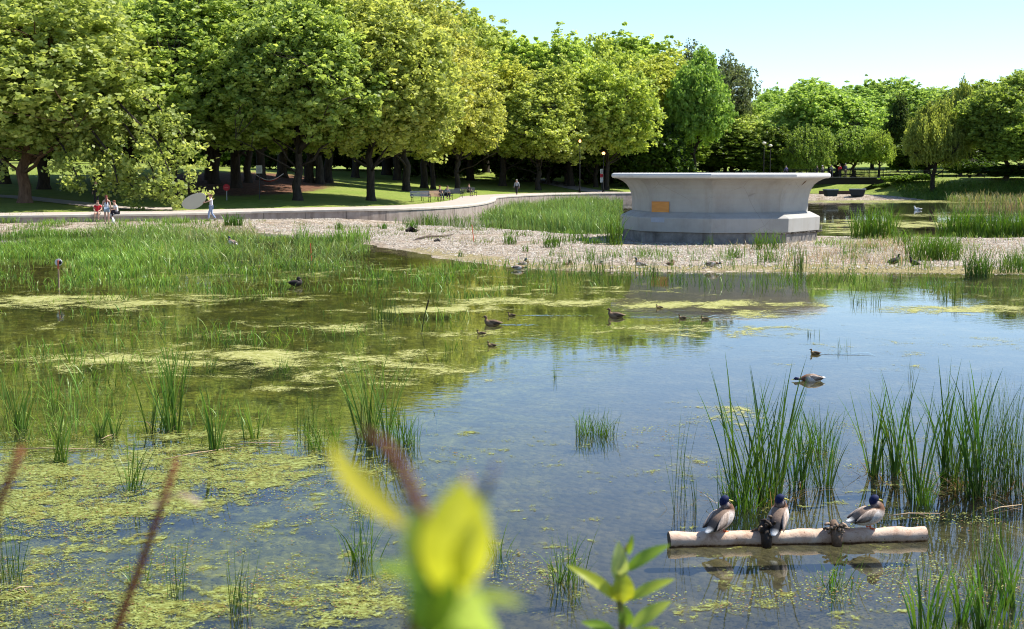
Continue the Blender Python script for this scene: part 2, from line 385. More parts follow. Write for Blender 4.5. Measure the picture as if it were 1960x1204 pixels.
def vnoise(X, Y, sc, seed=0):
    X = np.asarray(X, float); Y = np.asarray(Y, float)
    r = np.random.default_rng(seed); G = r.random((64, 64)); x = X / sc; y = Y / sc; i = np.floor(x).astype(int); j = np.floor(y).astype(int); fx = x - i; fy = y - j
    fx = fx * fx * (3 - 2 * fx); fy = fy * fy * (3 - 2 * fy)
    g = lambda a, b: G[a % 64, b % 64]
    return (g(i, j) * (1 - fx) + g(i + 1, j) * fx) * (1 - fy) + (g(i, j + 1) * (1 - fx) + g(i + 1, j + 1) * fx) * fy
def fbm(X, Y, sc, seed=0): return (vnoise(X, Y, sc, seed) + .5 * vnoise(X, Y, sc / 2.1, seed + 1) + .25 * vnoise(X, Y, sc / 4.3, seed + 2)) / 1.75
def zbasin(X, Y):
    X = np.asarray(X, float); Y = np.asarray(Y, float)
    n = fbm(X, Y, 3.0, 5) - .5
    z = -.22 + .06 * n - .05 * np.clip(X / 6, -1, 1)
    si = sdist(ISL, X, Y) + n * 1.8; z = np.maximum(z, np.clip(-.05 + si * .10, -.22, .10 + .05 * n))
    sl = sdist(LEFT, X, Y) + n * 2; z = np.maximum(z, np.clip(-.12 + sl * .02, -.22, -.05))
    ssd = sdist(SAND, X, Y) + n * 1; z = np.maximum(z, np.clip(-.05 + ssd * .12, -.3, .34))
    sm = sdist(MUD, X, Y) + n * 2; z = np.maximum(z, np.clip(-.05 + sm * .12, -.3, .55))
    z = np.where(Y < 9.5, np.maximum(z, -.3 + (9.5 - Y) * .235), z)
    return z
def zb(x, y): return float(zbasin(np.array([x]), np.array([y]))[0])
def grid(x0, x1, y0, y1, st):
    xs = np.arange(x0, x1 + st, st); ys = np.arange(y0, y1 + st, st); X, Y = np.meshgrid(xs, ys, indexing='ij'); a, b = X.shape
    i = (np.arange(a - 1)[:, None] * b + np.arange(b - 1)[None]).ravel(); F = np.stack([i, i + b, i + b + 1, i + 1], 1); return X.ravel(), Y.ravel(), F
X, Y, F = grid(-46, 74, -4, 200, .6)
Z = zbasin(X, Y); px, py = proj(X, np.maximum(Y, 3), Z); C = np.zeros((len(X), 3))
C[:, 0] = np.clip(.5 + np.maximum(sdist(ISL, X, Y), np.maximum(sdist(MUD, X, Y), sdist(SAND, X, Y))) * .5, 0, 1)
C[:, 1] = np.clip(1.2 - (px - 700) / 500 + (760 - py) / 700, .05, 1) * (py > 420)
sI = sdist(ISL, X, Y); edge = np.clip(1.1 - np.abs(sI - 1.2) / 2.2, 0, 1) * (Y < 60); C[:, 2] = np.clip(edge * .74 + .3 * (px > 1480) * (sI > 0) * (Y < 56), 0, .95)
bank = Y < 9; C[bank, 2] = .2
# the floor runs on under the park; rise it no further than the park ground beyond the wall
uu = X * .866 + Y * .5; sv_ = -X * .5 + Y * .866 - np.interp(uu, EU, EV); Z = np.where((sv_ > .2), np.minimum(Z, -.25), Z)
tag(link('pond_bed', quads('pond_bed', np.stack([X, Y, Z], 1), F, C, True), M['bed']), kind='structure')
# water
wv = MB(); wv.add([(-300, -4, 0), (400, -4, 0), (400, 185, 0), (-300, 185, 0)], [(0, 1, 2, 3)])
tag(wv.build('water', M['water']), kind='structure')
# loose stones lying on the gravel
g = np.random.default_rng(8); x0, y0 = ISL.min(0); x1, y1 = ISL.max(0); n = 90000; X = g.uniform(max(x0, -22), min(x1, 36), n); Y = g.uniform(y0, y1, n); k = (sdist(ISL, X, Y) > .9) & (zbasin(X, Y) > .04) & (fbm(X, Y, 2.2, 61) > .36); X, Y = X[k], Y[k]; n = len(X)
r = g.uniform(.02, .055, n) * np.where(g.random(n) < .03, 1.8, 1); O = np.array([(1, 0, 0), (0, 1, 0), (-1, 0, 0), (0, -1, 0), (0, 0, .75), (0, 0, -.5)]); V = O[None] * r[:, None, None] * g.uniform(.7, 1.3, (n, 6, 1)); a = g.uniform(0, 6.28, n); ca, sa = np.cos(a)[:, None], np.sin(a)[:, None]
V = np.stack([V[..., 0] * ca - V[..., 1] * sa, V[..., 0] * sa + V[..., 1] * ca, V[..., 2]], -1) + np.stack([X, Y, zbasin(X, Y) + .01], 1)[:, None]
F = (np.array([(0, 1, 4), (1, 2, 4), (2, 3, 4), (3, 0, 4)])[None] + (np.arange(n) * 6)[:, None, None]).reshape(-1, 3); kk = g.random((n, 1)); C = np.repeat(np.array([[.14, .115, .09]]) * (1 - kk) + np.array([[.47, .43, .37]]) * kk, 6, 0)
tag(link('loose_stones', quads('loose_stones', V.reshape(-1, 3), F, C), M['vcol']), 'pale pinkish loose stones covering the gravel island', 'stones', kind='stuff')
# floating algae
X, Y, F = grid(-34, 62, 9, 176, .45); px, py = proj(X, Y, 0 * X); C = np.zeros((len(X), 3))
def ell(L, ch):
    for cx, cy, rx, ry, st in L:
        e = np.hypot((px - cx) / rx, (py - cy) / ry); C[:, ch] = np.maximum(C[:, ch], st * np.clip(1.45 - .8 * e, 0, 1))
C[:, 0] = .25 * (py < 700) * (px < 1200); C[:, 1] = .37 * (py > 800)
ell([(120, 578, 260, 14, .95), (430, 570, 260, 12, .6), (620, 626, 110, 8, .95), (300, 630, 300, 14, .5), (400, 600, 500, 16, .45), (300, 660, 400, 20, .5), (450, 690, 460, 26, .85), (250, 705, 260, 12, .8), (700, 715, 260, 22, .7), (820, 592, 160, 7, .95), (1000, 578, 240, 9, .9), (1010, 556, 260, 14, .6),
     (1330, 583, 230, 8, 1.0), (1450, 603, 110, 9, .9), (1330, 632, 210, 13, .78), (1160, 560, 300, 8, .55), (1850, 593, 150, 9, .95), (1930, 575, 80, 8, .6), (1330, 790, 170, 20, .68), (1540, 775, 90, 14, .45), (1600, 690, 250, 20, .42), (1830, 655, 200, 14, .42), (1560, 660, 40, 4, .8), (1640, 662, 50, 3, .8), (860, 640, 200, 12, .6),
     (640, 740, 260, 14, .6), (750, 680, 180, 18, .5), (1700, 550, 300, 10, .35), (600, 520, 500, 25, .5), (1150, 640, 60, 6, .7), (850, 530, 400, 16, .45), (860, 700, 120, 25, .5), (1040, 700, 50, 14, .2)], 0)
ell([(150, 1150, 380, 85, .8), (560, 1140, 240, 60, .85), (420, 1190, 400, 40, .8), (100, 950, 330, 90, 1.0), (380, 900, 340, 60, .95), (560, 880, 160, 40, .7), (450, 850, 300, 40, .7), (380, 1020, 300, 60, .5), (200, 1050, 200, 40, .6), (990, 1085, 70, 25, .8), (1000, 1160, 80, 40, .35), (700, 1080, 80, 30, .6),
     (1450, 1165, 150, 22, .75), (1330, 1180, 160, 24, .5), (1560, 1130, 90, 22, .6), (1850, 1150, 120, 50, .62), (1650, 1180, 200, 22, .5), (1780, 990, 160, 20, .4), (1340, 870, 120, 40, .38), (1600, 880, 160, 60, .30), (1740, 890, 70, 20, .5), (1480, 830, 200, 24, .35), (560, 930, 160, 40, .45), (900, 860, 100, 30, .3), (620, 1000, 120, 50, .42),
     (1850, 940, 120, 25, .5), (1920, 1000, 80, 30, .45)], 1)
ell([(1720, 430, 170, 7, 1.0), (1640, 442, 80, 8, .9), (1680, 386, 180, 3, 1.0), (1850, 386, 200, 2.5, .9), (1800, 412, 120, 3, .8), (1640, 422, 70, 2, .9)], 0)
Z = np.full(len(X), .006)
al = link('floating_algae', quads('floating_algae', np.stack([X, Y, Z], 1), F, C), M['algae'])
tag(al, 'pale yellow and green algae mats floating on the still pond water', 'algae', kind='stuff')

# ================================================================== FOUNTAIN
def paint_mat():
    m, t, out = mat('fountain_paint'); g = obc(t); n = tex(t, .7, 8, .65, g); mp = N(t, 'ShaderNodeMapping'); mp.inputs['Scale'].default_value = (1.2, 1.2, .1); t.links.new(g, mp.inputs[0])
    st = tex(t, 1.6, 7, .65, mp.outputs[0]); c = ramp(t, n, [(.3, (.31, .30, .28)), (.5, (.37, .36, .335)), (.75, (.42, .41, .39))])
    c = mix(t, 1.0, c, ramp(t, st, [(.3, (.90, .88, .85)), (.5, (1, 1, 1))]), 'MULTIPLY')
    vo = N(t, 'ShaderNodeTexVoronoi', feature='DISTANCE_TO_EDGE'); vo.inputs['Scale'].default_value = .55; t.links.new(g, vo.inputs['Vector'])
    c = mix(t, math_(t, 'MULTIPLY', ramp(t, vo.outputs[0], [(0, 1.0), (.006, 0.0)]), ramp(t, tex(t, .6, 3, .5, g), [(.5, 0.0), (.6, .6)])), c, (.2, .18, .16))
    pbsdf(t, out, c, .75, bump(t, tex(t, 12, 5, .6, g), .2, .01), .25); return m
M['paint'] = paint_mat()
FC = Vector((at(1376, 470, 0.05).x * (66.6 / 62.0), 66.6, 0.0))
fo = empty('fountain_basin', FC, label='large grey octagonal concrete fountain basin with flared white rim on the gravel island', cat='fountain')
A0 = R(-90 - 12.5)
def octa(profile, name, m, bevel=0.0, mats=None):
    V = []; k = len(profile); mbx = MB()
    for i in range(8):
        a = A0 + i * math.pi / 4
        for r, z in profile: V.append((r * math.cos(a), r * math.sin(a), z))
    F = [(i * k + j, ((i + 1) % 8) * k + j, ((i + 1) % 8) * k + j + 1, i * k + j + 1) for i in range(8) for j in range(k - 1)]
    F += [tuple(i * k for i in range(8))[::-1], tuple(i * k + k - 1 for i in range(8))]
    mbx.add(V, F); return mbx.build(name, m, fo, bevel=bevel)
octa([(4.72, -.5), (4.72, .60), (3.5, .60)], 'footing', M['foundation'], .02)
octa([(3.6, .603), (4.82, .603), (4.84, 1.24), (4.80, 1.28), (4.34, 1.50), (3.6, 1.50)], 'plinth', M['paint'], .015)
pr = [(4.0, 1.503), (4.26, 1.503), (4.26, 1.9), (4.28, 2.15), (4.33, 2.38), (4.42, 2.6), (4.54, 2.78), (4.72, 2.93), (4.92, 3.03), (5.08, 3.08)]
octa(pr + [(4.0, 3.08)], 'bowl_wall', M['paint'])
M['rim'] = stone('rim_paint', [(.3, (.55, .54, .52)), (.7, (.64, .63, .61))], 2, False)
octa([(3.9, 3.083), (5.18, 3.083), (5.27, 3.12), (5.30, 3.17), (5.30, 3.24), (5.27, 3.30), (5.18, 3.335), (4.7, 3.34), (4.62, 3.30), (4.6, 2.9)], 'rim', M['rim'])
def facept(px, py, r_ap, face):   # point on a face plane (apothem r_ap), face index
    a = A0 + (face + .5) * math.pi / 4; n = Vector((math.cos(a), math.sin(a), 0)); c = FC + n * r_ap
    o = Vector((0, 0, HC)); d = ray(px, py); t = (c - o).dot(n) / d.dot(n); return o + d * t - FC, n, a
ap = math.cos(math.pi / 8)
p0, n0, a0 = facept(1264, 400, 4.26 * ap + .03, 7)
pm = MB(); pm.box(p0 + Vector((0, 0, .0)), (.03, .92, .70), a0, (1, 1, 1)); 
plyw, tt, oo = mat('plywood'); gq = obc(tt); mpq = N(tt, 'ShaderNodeMapping'); mpq.inputs['Scale'].default_value = (1, 1, 9); tt.links.new(gq, mpq.inputs[0])
pbsdf(tt, oo, ramp(tt, tex(tt, 1.5, 5, .6, mpq.outputs[0], .6), [(.3, (.50, .20, .045)), (.7, (.66, .30, .075))]), .6, None, .3)
pan = pm.build('access_panel', plyw, fo, bevel=.004); tag(pan, 'orange plywood board screwed over an opening')
hq, n0, a0 = facept(1265, 413.5, 4.30 * ap + .10, 7); MB().box(hq, (.22, .66, .10), a0).build('opening', plain('opening_dark', (.015, .014, .013)), fo)
h2, n2, a2 = facept(1259, 421, 4.83 * ap, 7)
MB().box(h2, (.03, .7, .22), a2).build('patch', plain('grey_blue_patch', (.33, .36, .42)), fo, bevel=.003)
MB().box(h2 + n2 * .02 + Vector((.12, 0, .02)), (.03, .3, .05), a2).build('chip', plain('chip_dark', (.06, .06, .07)), fo)
ck = MB(); k0, nk, ak = facept(1539, 352, 4.60 * ap, 1)
pA, nk, ak = facept(1545, 343, 4.86 * ap, 1); pB, _, _ = facept(1531, 357, 4.42 * ap, 1)
ck.tube([pA, pA.lerp(pB, .35) + nk * .0, pA.lerp(pB, .65), pB], [.02, .05, .03, .012], 6); ck.build('rust_scar', plain('rust', (.13, .09, .06)), fo)
BD = plain('broken_dark', (.07, .06, .05))
for q in range(14):
    x = 1492 + q * 6 + random.uniform(-2, 2); p, nn, aa = facept(x, 447 - (x - 1490) * .06, 4.80 * ap, 0 if False else 1); MB().ball(p + Vector((0, 0, random.uniform(-.03, .03))), (random.uniform(.04, .12), random.uniform(.04, .10), random.uniform(.02, .06)), 6, 4).build('broken_edge', BD, fo)
# ================================================================== TREES
def tree_proto(seed, H, rad, bottom, nc, per, leaf, c_lo, c_hi, lump=.25, trunk_r=.3, weep=0, top=.0, bare=0.0, limbs=9, lean=0.0, oblate=.55, name='leaf_crown'):
    g = np.random.default_rng(seed); r_ = random.Random(seed)
    Rv = (H - bottom) / 2; cz = bottom + Rv
    D = g.normal(size=(nc, 3)); D /= np.linalg.norm(D, axis=1)[:, None]; D[:, 2] *= np.where(D[:, 2] < 0, .92, 1)
    lobes = g.normal(size=(30, 3)); lobes /= np.linalg.norm(lobes, axis=1)[:, None]; amp = g.uniform(.0, 1, 30)
    lf = np.clip((np.maximum(0, D @ lobes.T) ** 14 * amp).max(1), 0, 1)
    L2 = g.normal(size=(7, 3)); L2[:, 2] *= .6; L2 /= np.linalg.norm(L2, axis=1)[:, None]; br = np.clip((D @ L2.T), 0, 1) ** 6; br = (br * g.uniform(.5, 1, 7)).max(1)
    rr = (.84 + .30 * br) * (1 - lump * .75 + lump * 1.15 * lf) * (.45 + .55 * g.random(nc) ** .55) * (1 + .10 * g.normal(size=nc).clip(-2, 1.9))
    shp = (1 - top * np.clip(D[:, 2], 0, 1) ** 1.5) * np.where(D[:, 2] < .15, 1 / np.maximum(np.hypot(D[:, 0], D[:, 1]), .3) ** .55, 1)
    Cc = np.stack([D[:, 0] * rr * rad * shp, D[:, 1] * rr * rad * shp, cz + D[:, 2] * rr * Rv], 1); Cc[:, 0] += lean * (Cc[:, 2] - bottom)
    # wood
    mb = MB(); th = bottom + Rv * .55; kink = [Vector((r_.uniform(-.15, .15) * k, r_.uniform(-.15, .15) * k, 0)) for k in range(6)]
    tp = [Vector((lean * max(0, th * k / 5 - bottom), 0, th * k / 5)) + kink[k] * .6 for k in range(6)]
    mb.tube([tp[0] + Vector((0, 0, -.4)), tp[0] + Vector((0, 0, .05))] + [tp[0] + Vector((0, 0, .5))] + tp[1:], [trunk_r * 1.7, trunk_r * 1.45, trunk_r * 1.08, trunk_r, trunk_r * .92, trunk_r * .8, trunk_r * .6, trunk_r * .4], 10)
    nodes = [(p, trunk_r * .5) for p in tp[2:]]
    for i in range(limbs):
        k = r_.uniform(.33, 1); s0 = tp[0].lerp(tp[-1], k); j = min(4, int(k * 5)); s0 = tp[j].lerp(tp[j + 1], k * 5 - j) if j < 5 else tp[-1]
        a = i * 2.4 + r_.uniform(-.4, .4); el = r_.uniform(.35, 1.15) * (.6 + .6 * k); L = rad * r_.uniform(.65, .95)
        d = Vector((math.cos(a) * math.cos(el), math.sin(a) * math.cos(el), math.sin(el) * Rv / rad)); P = [s0]
        for q in range(1, 6):
            P.append(s0 + d * L * q / 5 + Vector((r_.uniform(-.2, .2), r_.uniform(-.2, .2), .35 * (q / 5) ** 2 + r_.uniform(-.15, .15))))
        r0 = trunk_r * r_.uniform(.32, .5); mb.tube(P, [r0 * (1 - .16 * q) for q in range(6)], 6)
        nodes += [(p, r0 * (1 - .16 * q)) for q, p in enumerate(P)][1:]
    NP = np.array([tuple(p) for p, _ in nodes]); NR = [r for _, r in nodes]
    for c in Cc[::max(1, nc // 260)]:
        j = int(np.argmin(((NP - c) ** 2).sum(1) + 2 * np.maximum(0, NP[:, 2] - c[2]))); p = Vector(NP[j]); q = Vector(c); mdl = p.lerp(q, .5) + Vector((r_.uniform(-.3, .3), r_.uniform(-.3, .3), r_.uniform(0, .4)))
        mb.tube([p, mdl, q], [min(NR[j] * .55, .07), .03, .012], 4, cap=False)
    # leaves
    n = nc * per; ci = np.repeat(np.arange(nc), per)
    live = g.random(nc) > bare; cs = rad * .062 * g.uniform(.5, 1.6, nc)
    o = g.normal(size=(n, 3)); o /= np.linalg.norm(o, axis=1)[:, None]; o *= (g.random(n) ** .5)[:, None]
    off = o * cs[ci][:, None]; off[:, 2] *= np.where(oblate < .5, .6, g.uniform(.6, 1.2, nc))[ci] if oblate >= .5 else .6; off[:, 2] -= .12 * (off[:, 0] ** 2 + off[:, 1] ** 2) / (cs[ci] + .01) * (1 if not weep else .3)
    if weep:
        off[:, :2] *= .55; off[:, 2] -= g.random(n) ** 1.2 * weep * np.clip(np.hypot(Cc[ci, 0], Cc[ci, 1]) / rad, .3, 1)
    P = Cc[ci] + off; keep = live[ci] & (P[:, 2] > bottom * .55); P = P[keep]; ci = ci[keep]; n = len(P)
    # leaf planes face outward/upward with scatter
    nrm = g.normal(size=(n, 3)) * .85 + np.array([0, 0, .30]) + (P - np.array([0, 0, cz])) / max(rad, Rv) * .5; nrm /= np.linalg.norm(nrm, axis=1)[:, None]
    t = np.cross(nrm, g.normal(size=(n, 3))); t /= np.linalg.norm(t, axis=1)[:, None]
    if weep: t = t * .5 + np.array([0, 0, -1.0]); t /= np.linalg.norm(t, axis=1)[:, None]; nrm = np.cross(t, g.normal(size=(n, 3))); nrm /= np.linalg.norm(nrm, axis=1)[:, None]
    b = np.cross(nrm, t); L = leaf * g.uniform(.65, 1.35, n)[:, None]; W = L * (.28 if weep else .46)
    V = np.stack([P - t * L * .5, P + b * W + nrm * L * .12 - t * L * .08, P + t * L * .55, P - b * W + nrm * L * .12 - t * L * .08], 1).reshape(-1, 3)
    F = np.arange(n * 4).reshape(-1, 4)
    k = np.clip(.5 + .28 * g.normal(size=nc)[ci] * .8 + .22 * g.normal(size=n), 0, 1)[:, None]
    C = np.repeat(np.array(c_lo)[None] * (1 - k) + np.array(c_hi)[None] * k, 4, axis=0)
    return quads(name, V, F, C), mb
PR = {}
def proto(key, m='bark', **kw):
    me, mb = tree_proto(**kw); me.materials.append(M['leaf'])
    tm = bpy.data.meshes.new('trunk'); tm.from_pydata([tuple(v) for v in mb.v], [], mb.f); tm.update(); tm.materials.append(M[m]); tm.polygons.foreach_set('use_smooth', [True] * len(tm.polygons))
    PR[key] = (me, tm, kw['H'])
LO, HI = (.22, .29, .07), (.52, .59, .19)
proto('mapleA', seed=21, H=18, rad=6.6, bottom=1.7, nc=4050, per=21, leaf=.26, c_lo=LO, c_hi=HI, trunk_r=.27, limbs=12)
proto('mapleB', seed=2, H=18, rad=6.0, bottom=1.5, nc=3690, per=21, leaf=.26, c_lo=(.23, .30, .07), c_hi=(.54, .60, .19), trunk_r=.25, lump=.35, limbs=11, top=.15)
proto('mapleC', seed=3, H=18, rad=5.4, bottom=1.5, nc=3420, per=21, leaf=.25, c_lo=(.25, .31, .07), c_hi=(.58, .62, .19), trunk_r=.3, lump=.3, limbs=10, top=.25)
proto('wide', seed=4, H=13, rad=6.2, bottom=2.2, nc=2790, per=20, leaf=.27, c_lo=(.24, .32, .06), c_hi=(.54, .62, .17), trunk_r=.28, lump=.45, limbs=12, oblate=.4)
proto('round', seed=5, H=16, rad=6.4, bottom=2.0, nc=3240, per=17, leaf=.30, c_lo=(.22, .30, .06), c_hi=(.50, .58, .17), trunk_r=.25, lump=.4, limbs=9)
proto('tall', seed=6, H=20, rad=5.0, bottom=4.0, nc=1935, per=19, leaf=.32, c_lo=(.22, .31, .07), c_hi=(.50, .59, .18), trunk_r=.3, lump=.36, limbs=12, oblate=.5)
proto('willow', seed=7, H=12.5, rad=5.2, bottom=2.6, nc=1890, per=24, leaf=.30, c_lo=(.22, .28, .05), c_hi=(.44, .50, .13), trunk_r=.3, weep=2.6, lump=.4, limbs=9, top=.3)
proto('sparse', seed=8, H=18, rad=5.6, bottom=4.0, nc=1890, per=12, leaf=.25, c_lo=(.12, .15, .07), c_hi=(.20, .25, .11), trunk_r=.3, lump=.4, limbs=14)
proto('dark', seed=9, H=15, rad=4.2, bottom=1.2, nc=1890, per=17, leaf=.28, c_lo=(.06, .10, .025), c_hi=(.15, .21, .05), trunk_r=.3, lump=.35, limbs=8, top=.35)
proto('poplar', seed=10, H=16, rad=3.6, bottom=1.5, nc=1710, per=17, leaf=.26, c_lo=(.17, .24, .05), c_hi=(.36, .46, .12), trunk_r=.22, lump=.4, limbs=9, weep=1.2)
proto('shrub', seed=11, H=3.4, rad=2.4, bottom=.2, nc=675, per=20, leaf=.17, c_lo=(.10, .17, .02), c_hi=(.24, .34, .04), trunk_r=.06, lump=.4, limbs=5)
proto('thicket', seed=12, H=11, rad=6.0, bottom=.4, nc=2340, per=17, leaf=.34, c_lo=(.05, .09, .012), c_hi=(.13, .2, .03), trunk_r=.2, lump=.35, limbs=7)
def tree(kind, base, top_py=None, width=None, label='', group=None, name='tree', rz=None, tint=(1, 1, 1), sc=None, cat='tree', trunkm=None):
    me, tm, H = PR[kind]; b = base if isinstance(base, Vector) else ground(*base)
    if sc is None: sc = ((HC - b.z) + (330 - top_py) * b.y / FPX) / H
    root = empty(name, (b.x, b.y, b.z - .1), random.uniform(0, 6.28) if rz is None else rz, label, cat, group); sx = (width * b.y / FPX / 2) / ({'mapleA': 5.6, 'mapleB': 5.1, 'mapleC': 4.6, 'wide': 5.4, 'round': 5.4, 'tall': 4.2, 'willow': 5.2, 'sparse': 5.6, 'dark': 4.2, 'poplar': 3.6, 'shrub': 2.4, 'thicket': 6.0}[kind]) if width else sc
    q_ = random.uniform(.86, 1.12); root.scale = (sx * q_, sx / q_, sc)
    t = link('trunk', tm, None, root); c = link('crown', me, None, root); c.color = tuple(tint) + (1,)
    if trunkm: t.material_slots[0].link = 'OBJECT'; t.material_slots[0].material = M[trunkm]
    return root
# front row along the promenade, each told apart
FRONT = [
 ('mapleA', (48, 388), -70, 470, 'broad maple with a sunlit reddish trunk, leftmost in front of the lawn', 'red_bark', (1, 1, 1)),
 ('mapleB', (84, 362), -40, 420, 'maple with a thick dark trunk just behind the reddish trunked one', None, (.9, .95, 1)),
 ('mapleB', (330, 378), -60, 400, 'leafy maple with a slim straight trunk left of the brown leaf litter', None, (.9, 1, .9)),
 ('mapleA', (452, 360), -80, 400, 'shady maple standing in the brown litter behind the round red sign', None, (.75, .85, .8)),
 ('mapleB', (570, 384), -60, 350, 'dark stout trunked maple right of the tall white notice', None, (.85, .95, .85)),
 ('mapleC', (592, 350), -40, 260, 'maple with a thin leaning trunk directly behind the stout trunked one', None, (.8, .9, .8)),
 ('mapleA', (612, 352), -90, 300, 'maple with the left one of two close slanting trunks on the lawn', None, (.85, .92, .85)),
 ('mapleC', (628, 350), -50, 250, 'maple with the right one of two close slanting trunks on the lawn', None, (.9, .95, .9)),
 ('mapleA', (710, 384), -30, 330, 'big pale green maple with a forked dark trunk left of the benches', None, (1.1, 1.05, 1)),
 ('mapleC', (778, 366), 0, 230, 'yellow green maple with a broad straight trunk behind the grey bench', None, (1.15, 1.05, 1)),
 ('mapleC', (812, 360), 10, 190, 'maple with a plain mid brown trunk behind the tan bench', None, (1.1, 1.05, 1)),
 ('mapleC', (829, 362), 30, 150, 'maple with a thin black trunk left of the seated couple', None, (1.1, 1.0, .95)),
 ('mapleB', (875, 368), 70, 200, 'bright maple with a Y shaped trunk between the two occupied benches', None, (1.2, 1.1, 1)),
 ('mapleC', (962, 356), 110, 210, 'rounded bright maple at the foot of the path that climbs the slope', None, (1.15, 1.12, .95)),
 ('wide', (1093, 357), 95, 240, 'open crowned tree with a crooked dark trunk left of the notice post', None, (1.15, 1.15, 1)),
 ('wide', (1222, 334), 120, 210, 'light green spreading tree behind the left end of the fountain rim', None, (1.15, 1.12, 1)),
 ('willow', (1325, 333), 178, 210, 'airy yellow green tree with slanting stems behind the fountain middle', None, (1.1, 1.1, 1)),
 ('poplar', (1418, 333), 165, 90, 'slender tree with twisted limbs just left of the twin lamp posts', None, (1, 1.05, 1)),
 ('round', (1515, 333), 175, 170, 'dense green tree right of the twin lamp posts with shaded underside', None, (.85, 1, .8)),
 ('round', (1590, 333), 150, 190, 'tall full crowned tree behind the people on the bridge', None, (.95, 1.1, 1)),
 ('poplar', (1682, 338), 232, 75, 'small yellow green tree at the right end of the footbridge', None, (1.25, 1.25, 1)),
 ('willow', (1785, 368), 190, 150, 'willow with a straight dark trunk standing alone on the far bank', None, (1.0, 1.0, 1)),
 ('willow', (1838, 338), 155, 90, 'pale feathery tree just behind and right of the lone willow', None, (1.05, 1.05, 1.1)),
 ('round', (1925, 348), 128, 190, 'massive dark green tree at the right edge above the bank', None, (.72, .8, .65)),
 ('wide', (1975, 356), 215, 190, 'low spreading tree in front of the massive one at the right edge', None, (.8, .9, .7)),
 ('dark', (1718, 330), 172, 60, 'dark narrow evergreen between the bridge tree and the willow', None, (1, 1, 1)),
]
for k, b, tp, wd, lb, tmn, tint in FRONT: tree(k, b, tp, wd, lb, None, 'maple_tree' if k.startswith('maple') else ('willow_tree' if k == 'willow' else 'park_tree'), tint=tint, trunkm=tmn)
# a low leafy bough from the leftmost maple hangs out over the people
# trees that fill the wood behind
WOOD = [('mapleB', 10, 352, -120, 420), ('mapleA', 190, 345, -80, 380), ('mapleB', 250, 350, -60, 300), ('round', 400, 345, -100, 360), ('mapleA', 500, 345, -80, 330), ('tall', 540, 340, -90, 260), ('mapleC', 410, 352, -80, 300), ('mapleB', 475, 350, -70, 260),
        ('mapleB', 680, 340, -60, 300), ('tall', 740, 335, -70, 240), ('mapleA', 830, 332, -10, 280), ('tall', 900, 330, 12, 220), ('tall', 930, 330, 30, 190), ('mapleB', 860, 335, 20, 260), ('mapleA', 760, 345, -30, 300), ('mapleC', 900, 345, 80, 220)]
for k, x, y, tp, wd in WOOD: tree(k, (x, y), tp, wd, 'mid green maple in the shaded wood behind the front row of trunks, left half', 'maples filling the wood left of the gap', 'maple_tree', tint=(random.uniform(1.0, 1.25), random.uniform(1.0, 1.2), 1))
BACK = [('tall', 1010, 195, 48, 150, (1.15, 1.2, 1)), ('tall', 1085, 190, 48, 150, (1.1, 1.15, 1)), ('round', 1150, 205, 52, 170, (1.15, 1.15, 1)), ('tall', 1205, 215, 38, 170, (1.1, 1.15, 1)), ('mapleC', 1250, 195, 80, 150, (1.2, 1.2, 1)), ('mapleB', 1030, 175, 120, 200, (1.1, 1.1, 1)), ('round', 1160, 180, 110, 200, (1.2, 1.2, 1)),
        ('mapleA', 1290, 240, 110, 200, (.95, 1.1, 1)), ('dark', 1140, 185, 190, 120, (1.6, 1.6, 1)), ('dark', 1190, 190, 220, 100, (1.6, 1.6, 1)), ('dark', 1050, 190, 210, 110, (1.6, 1.6, 1)), ('mapleB', 1120, 230, 60, 220, (1, 1.1, 1)),
        ('round', 1450, 240, 170, 150, (.9, 1.05, 1)), ('round', 1565, 250, 142, 170, (.95, 1.1, 1)), ('tall', 1610, 255, 148, 140, (.85, 1, 1)), ('round', 1710, 260, 140, 190, (.8, .95, .9)), ('tall', 1665, 262, 136, 90, (.9, 1, 1)), ('round', 1790, 270, 158, 200, (.9, 1.0, 1)), ('tall', 1760, 262, 165, 110, (.85, 1, 1)), ('round', 1880, 240, 150, 200, (.85, .95, .9)),
        ('round', 1960, 235, 122, 200, (.85, .9, .8)), ('mapleA', 1500, 225, 195, 160, (.9, 1.05, 1)), ('tall', 1470, 245, 152, 60, (.95, 1.1, 1)), ('round', 2060, 215, 120, 240, (.8, .9, .8)), ('mapleA', 1360, 225, 190, 200, (1.05, 1.1, 1)), ('poplar', 1545, 210, 215, 110, (1.0, 1.05, 1)), ('dark', 1480, 215, 235, 120, (1.3, 1.3, 1)), ('poplar', 1630, 212, 225, 120, (1.0, 1.1, 1)),
        ('dark', 1770, 215, 250, 160, (1.2, 1.2, 1)), ('dark', 1870, 212, 240, 160, (1.2, 1.2, 1)), ('dark', 1600, 225, 250, 160, (1.3, 1.3, 1)), ('dark', 1400, 220, 240, 160, (1.4, 1.4, 1)), ('dark', 1290, 205, 235, 160, (1.5, 1.5, 1))]
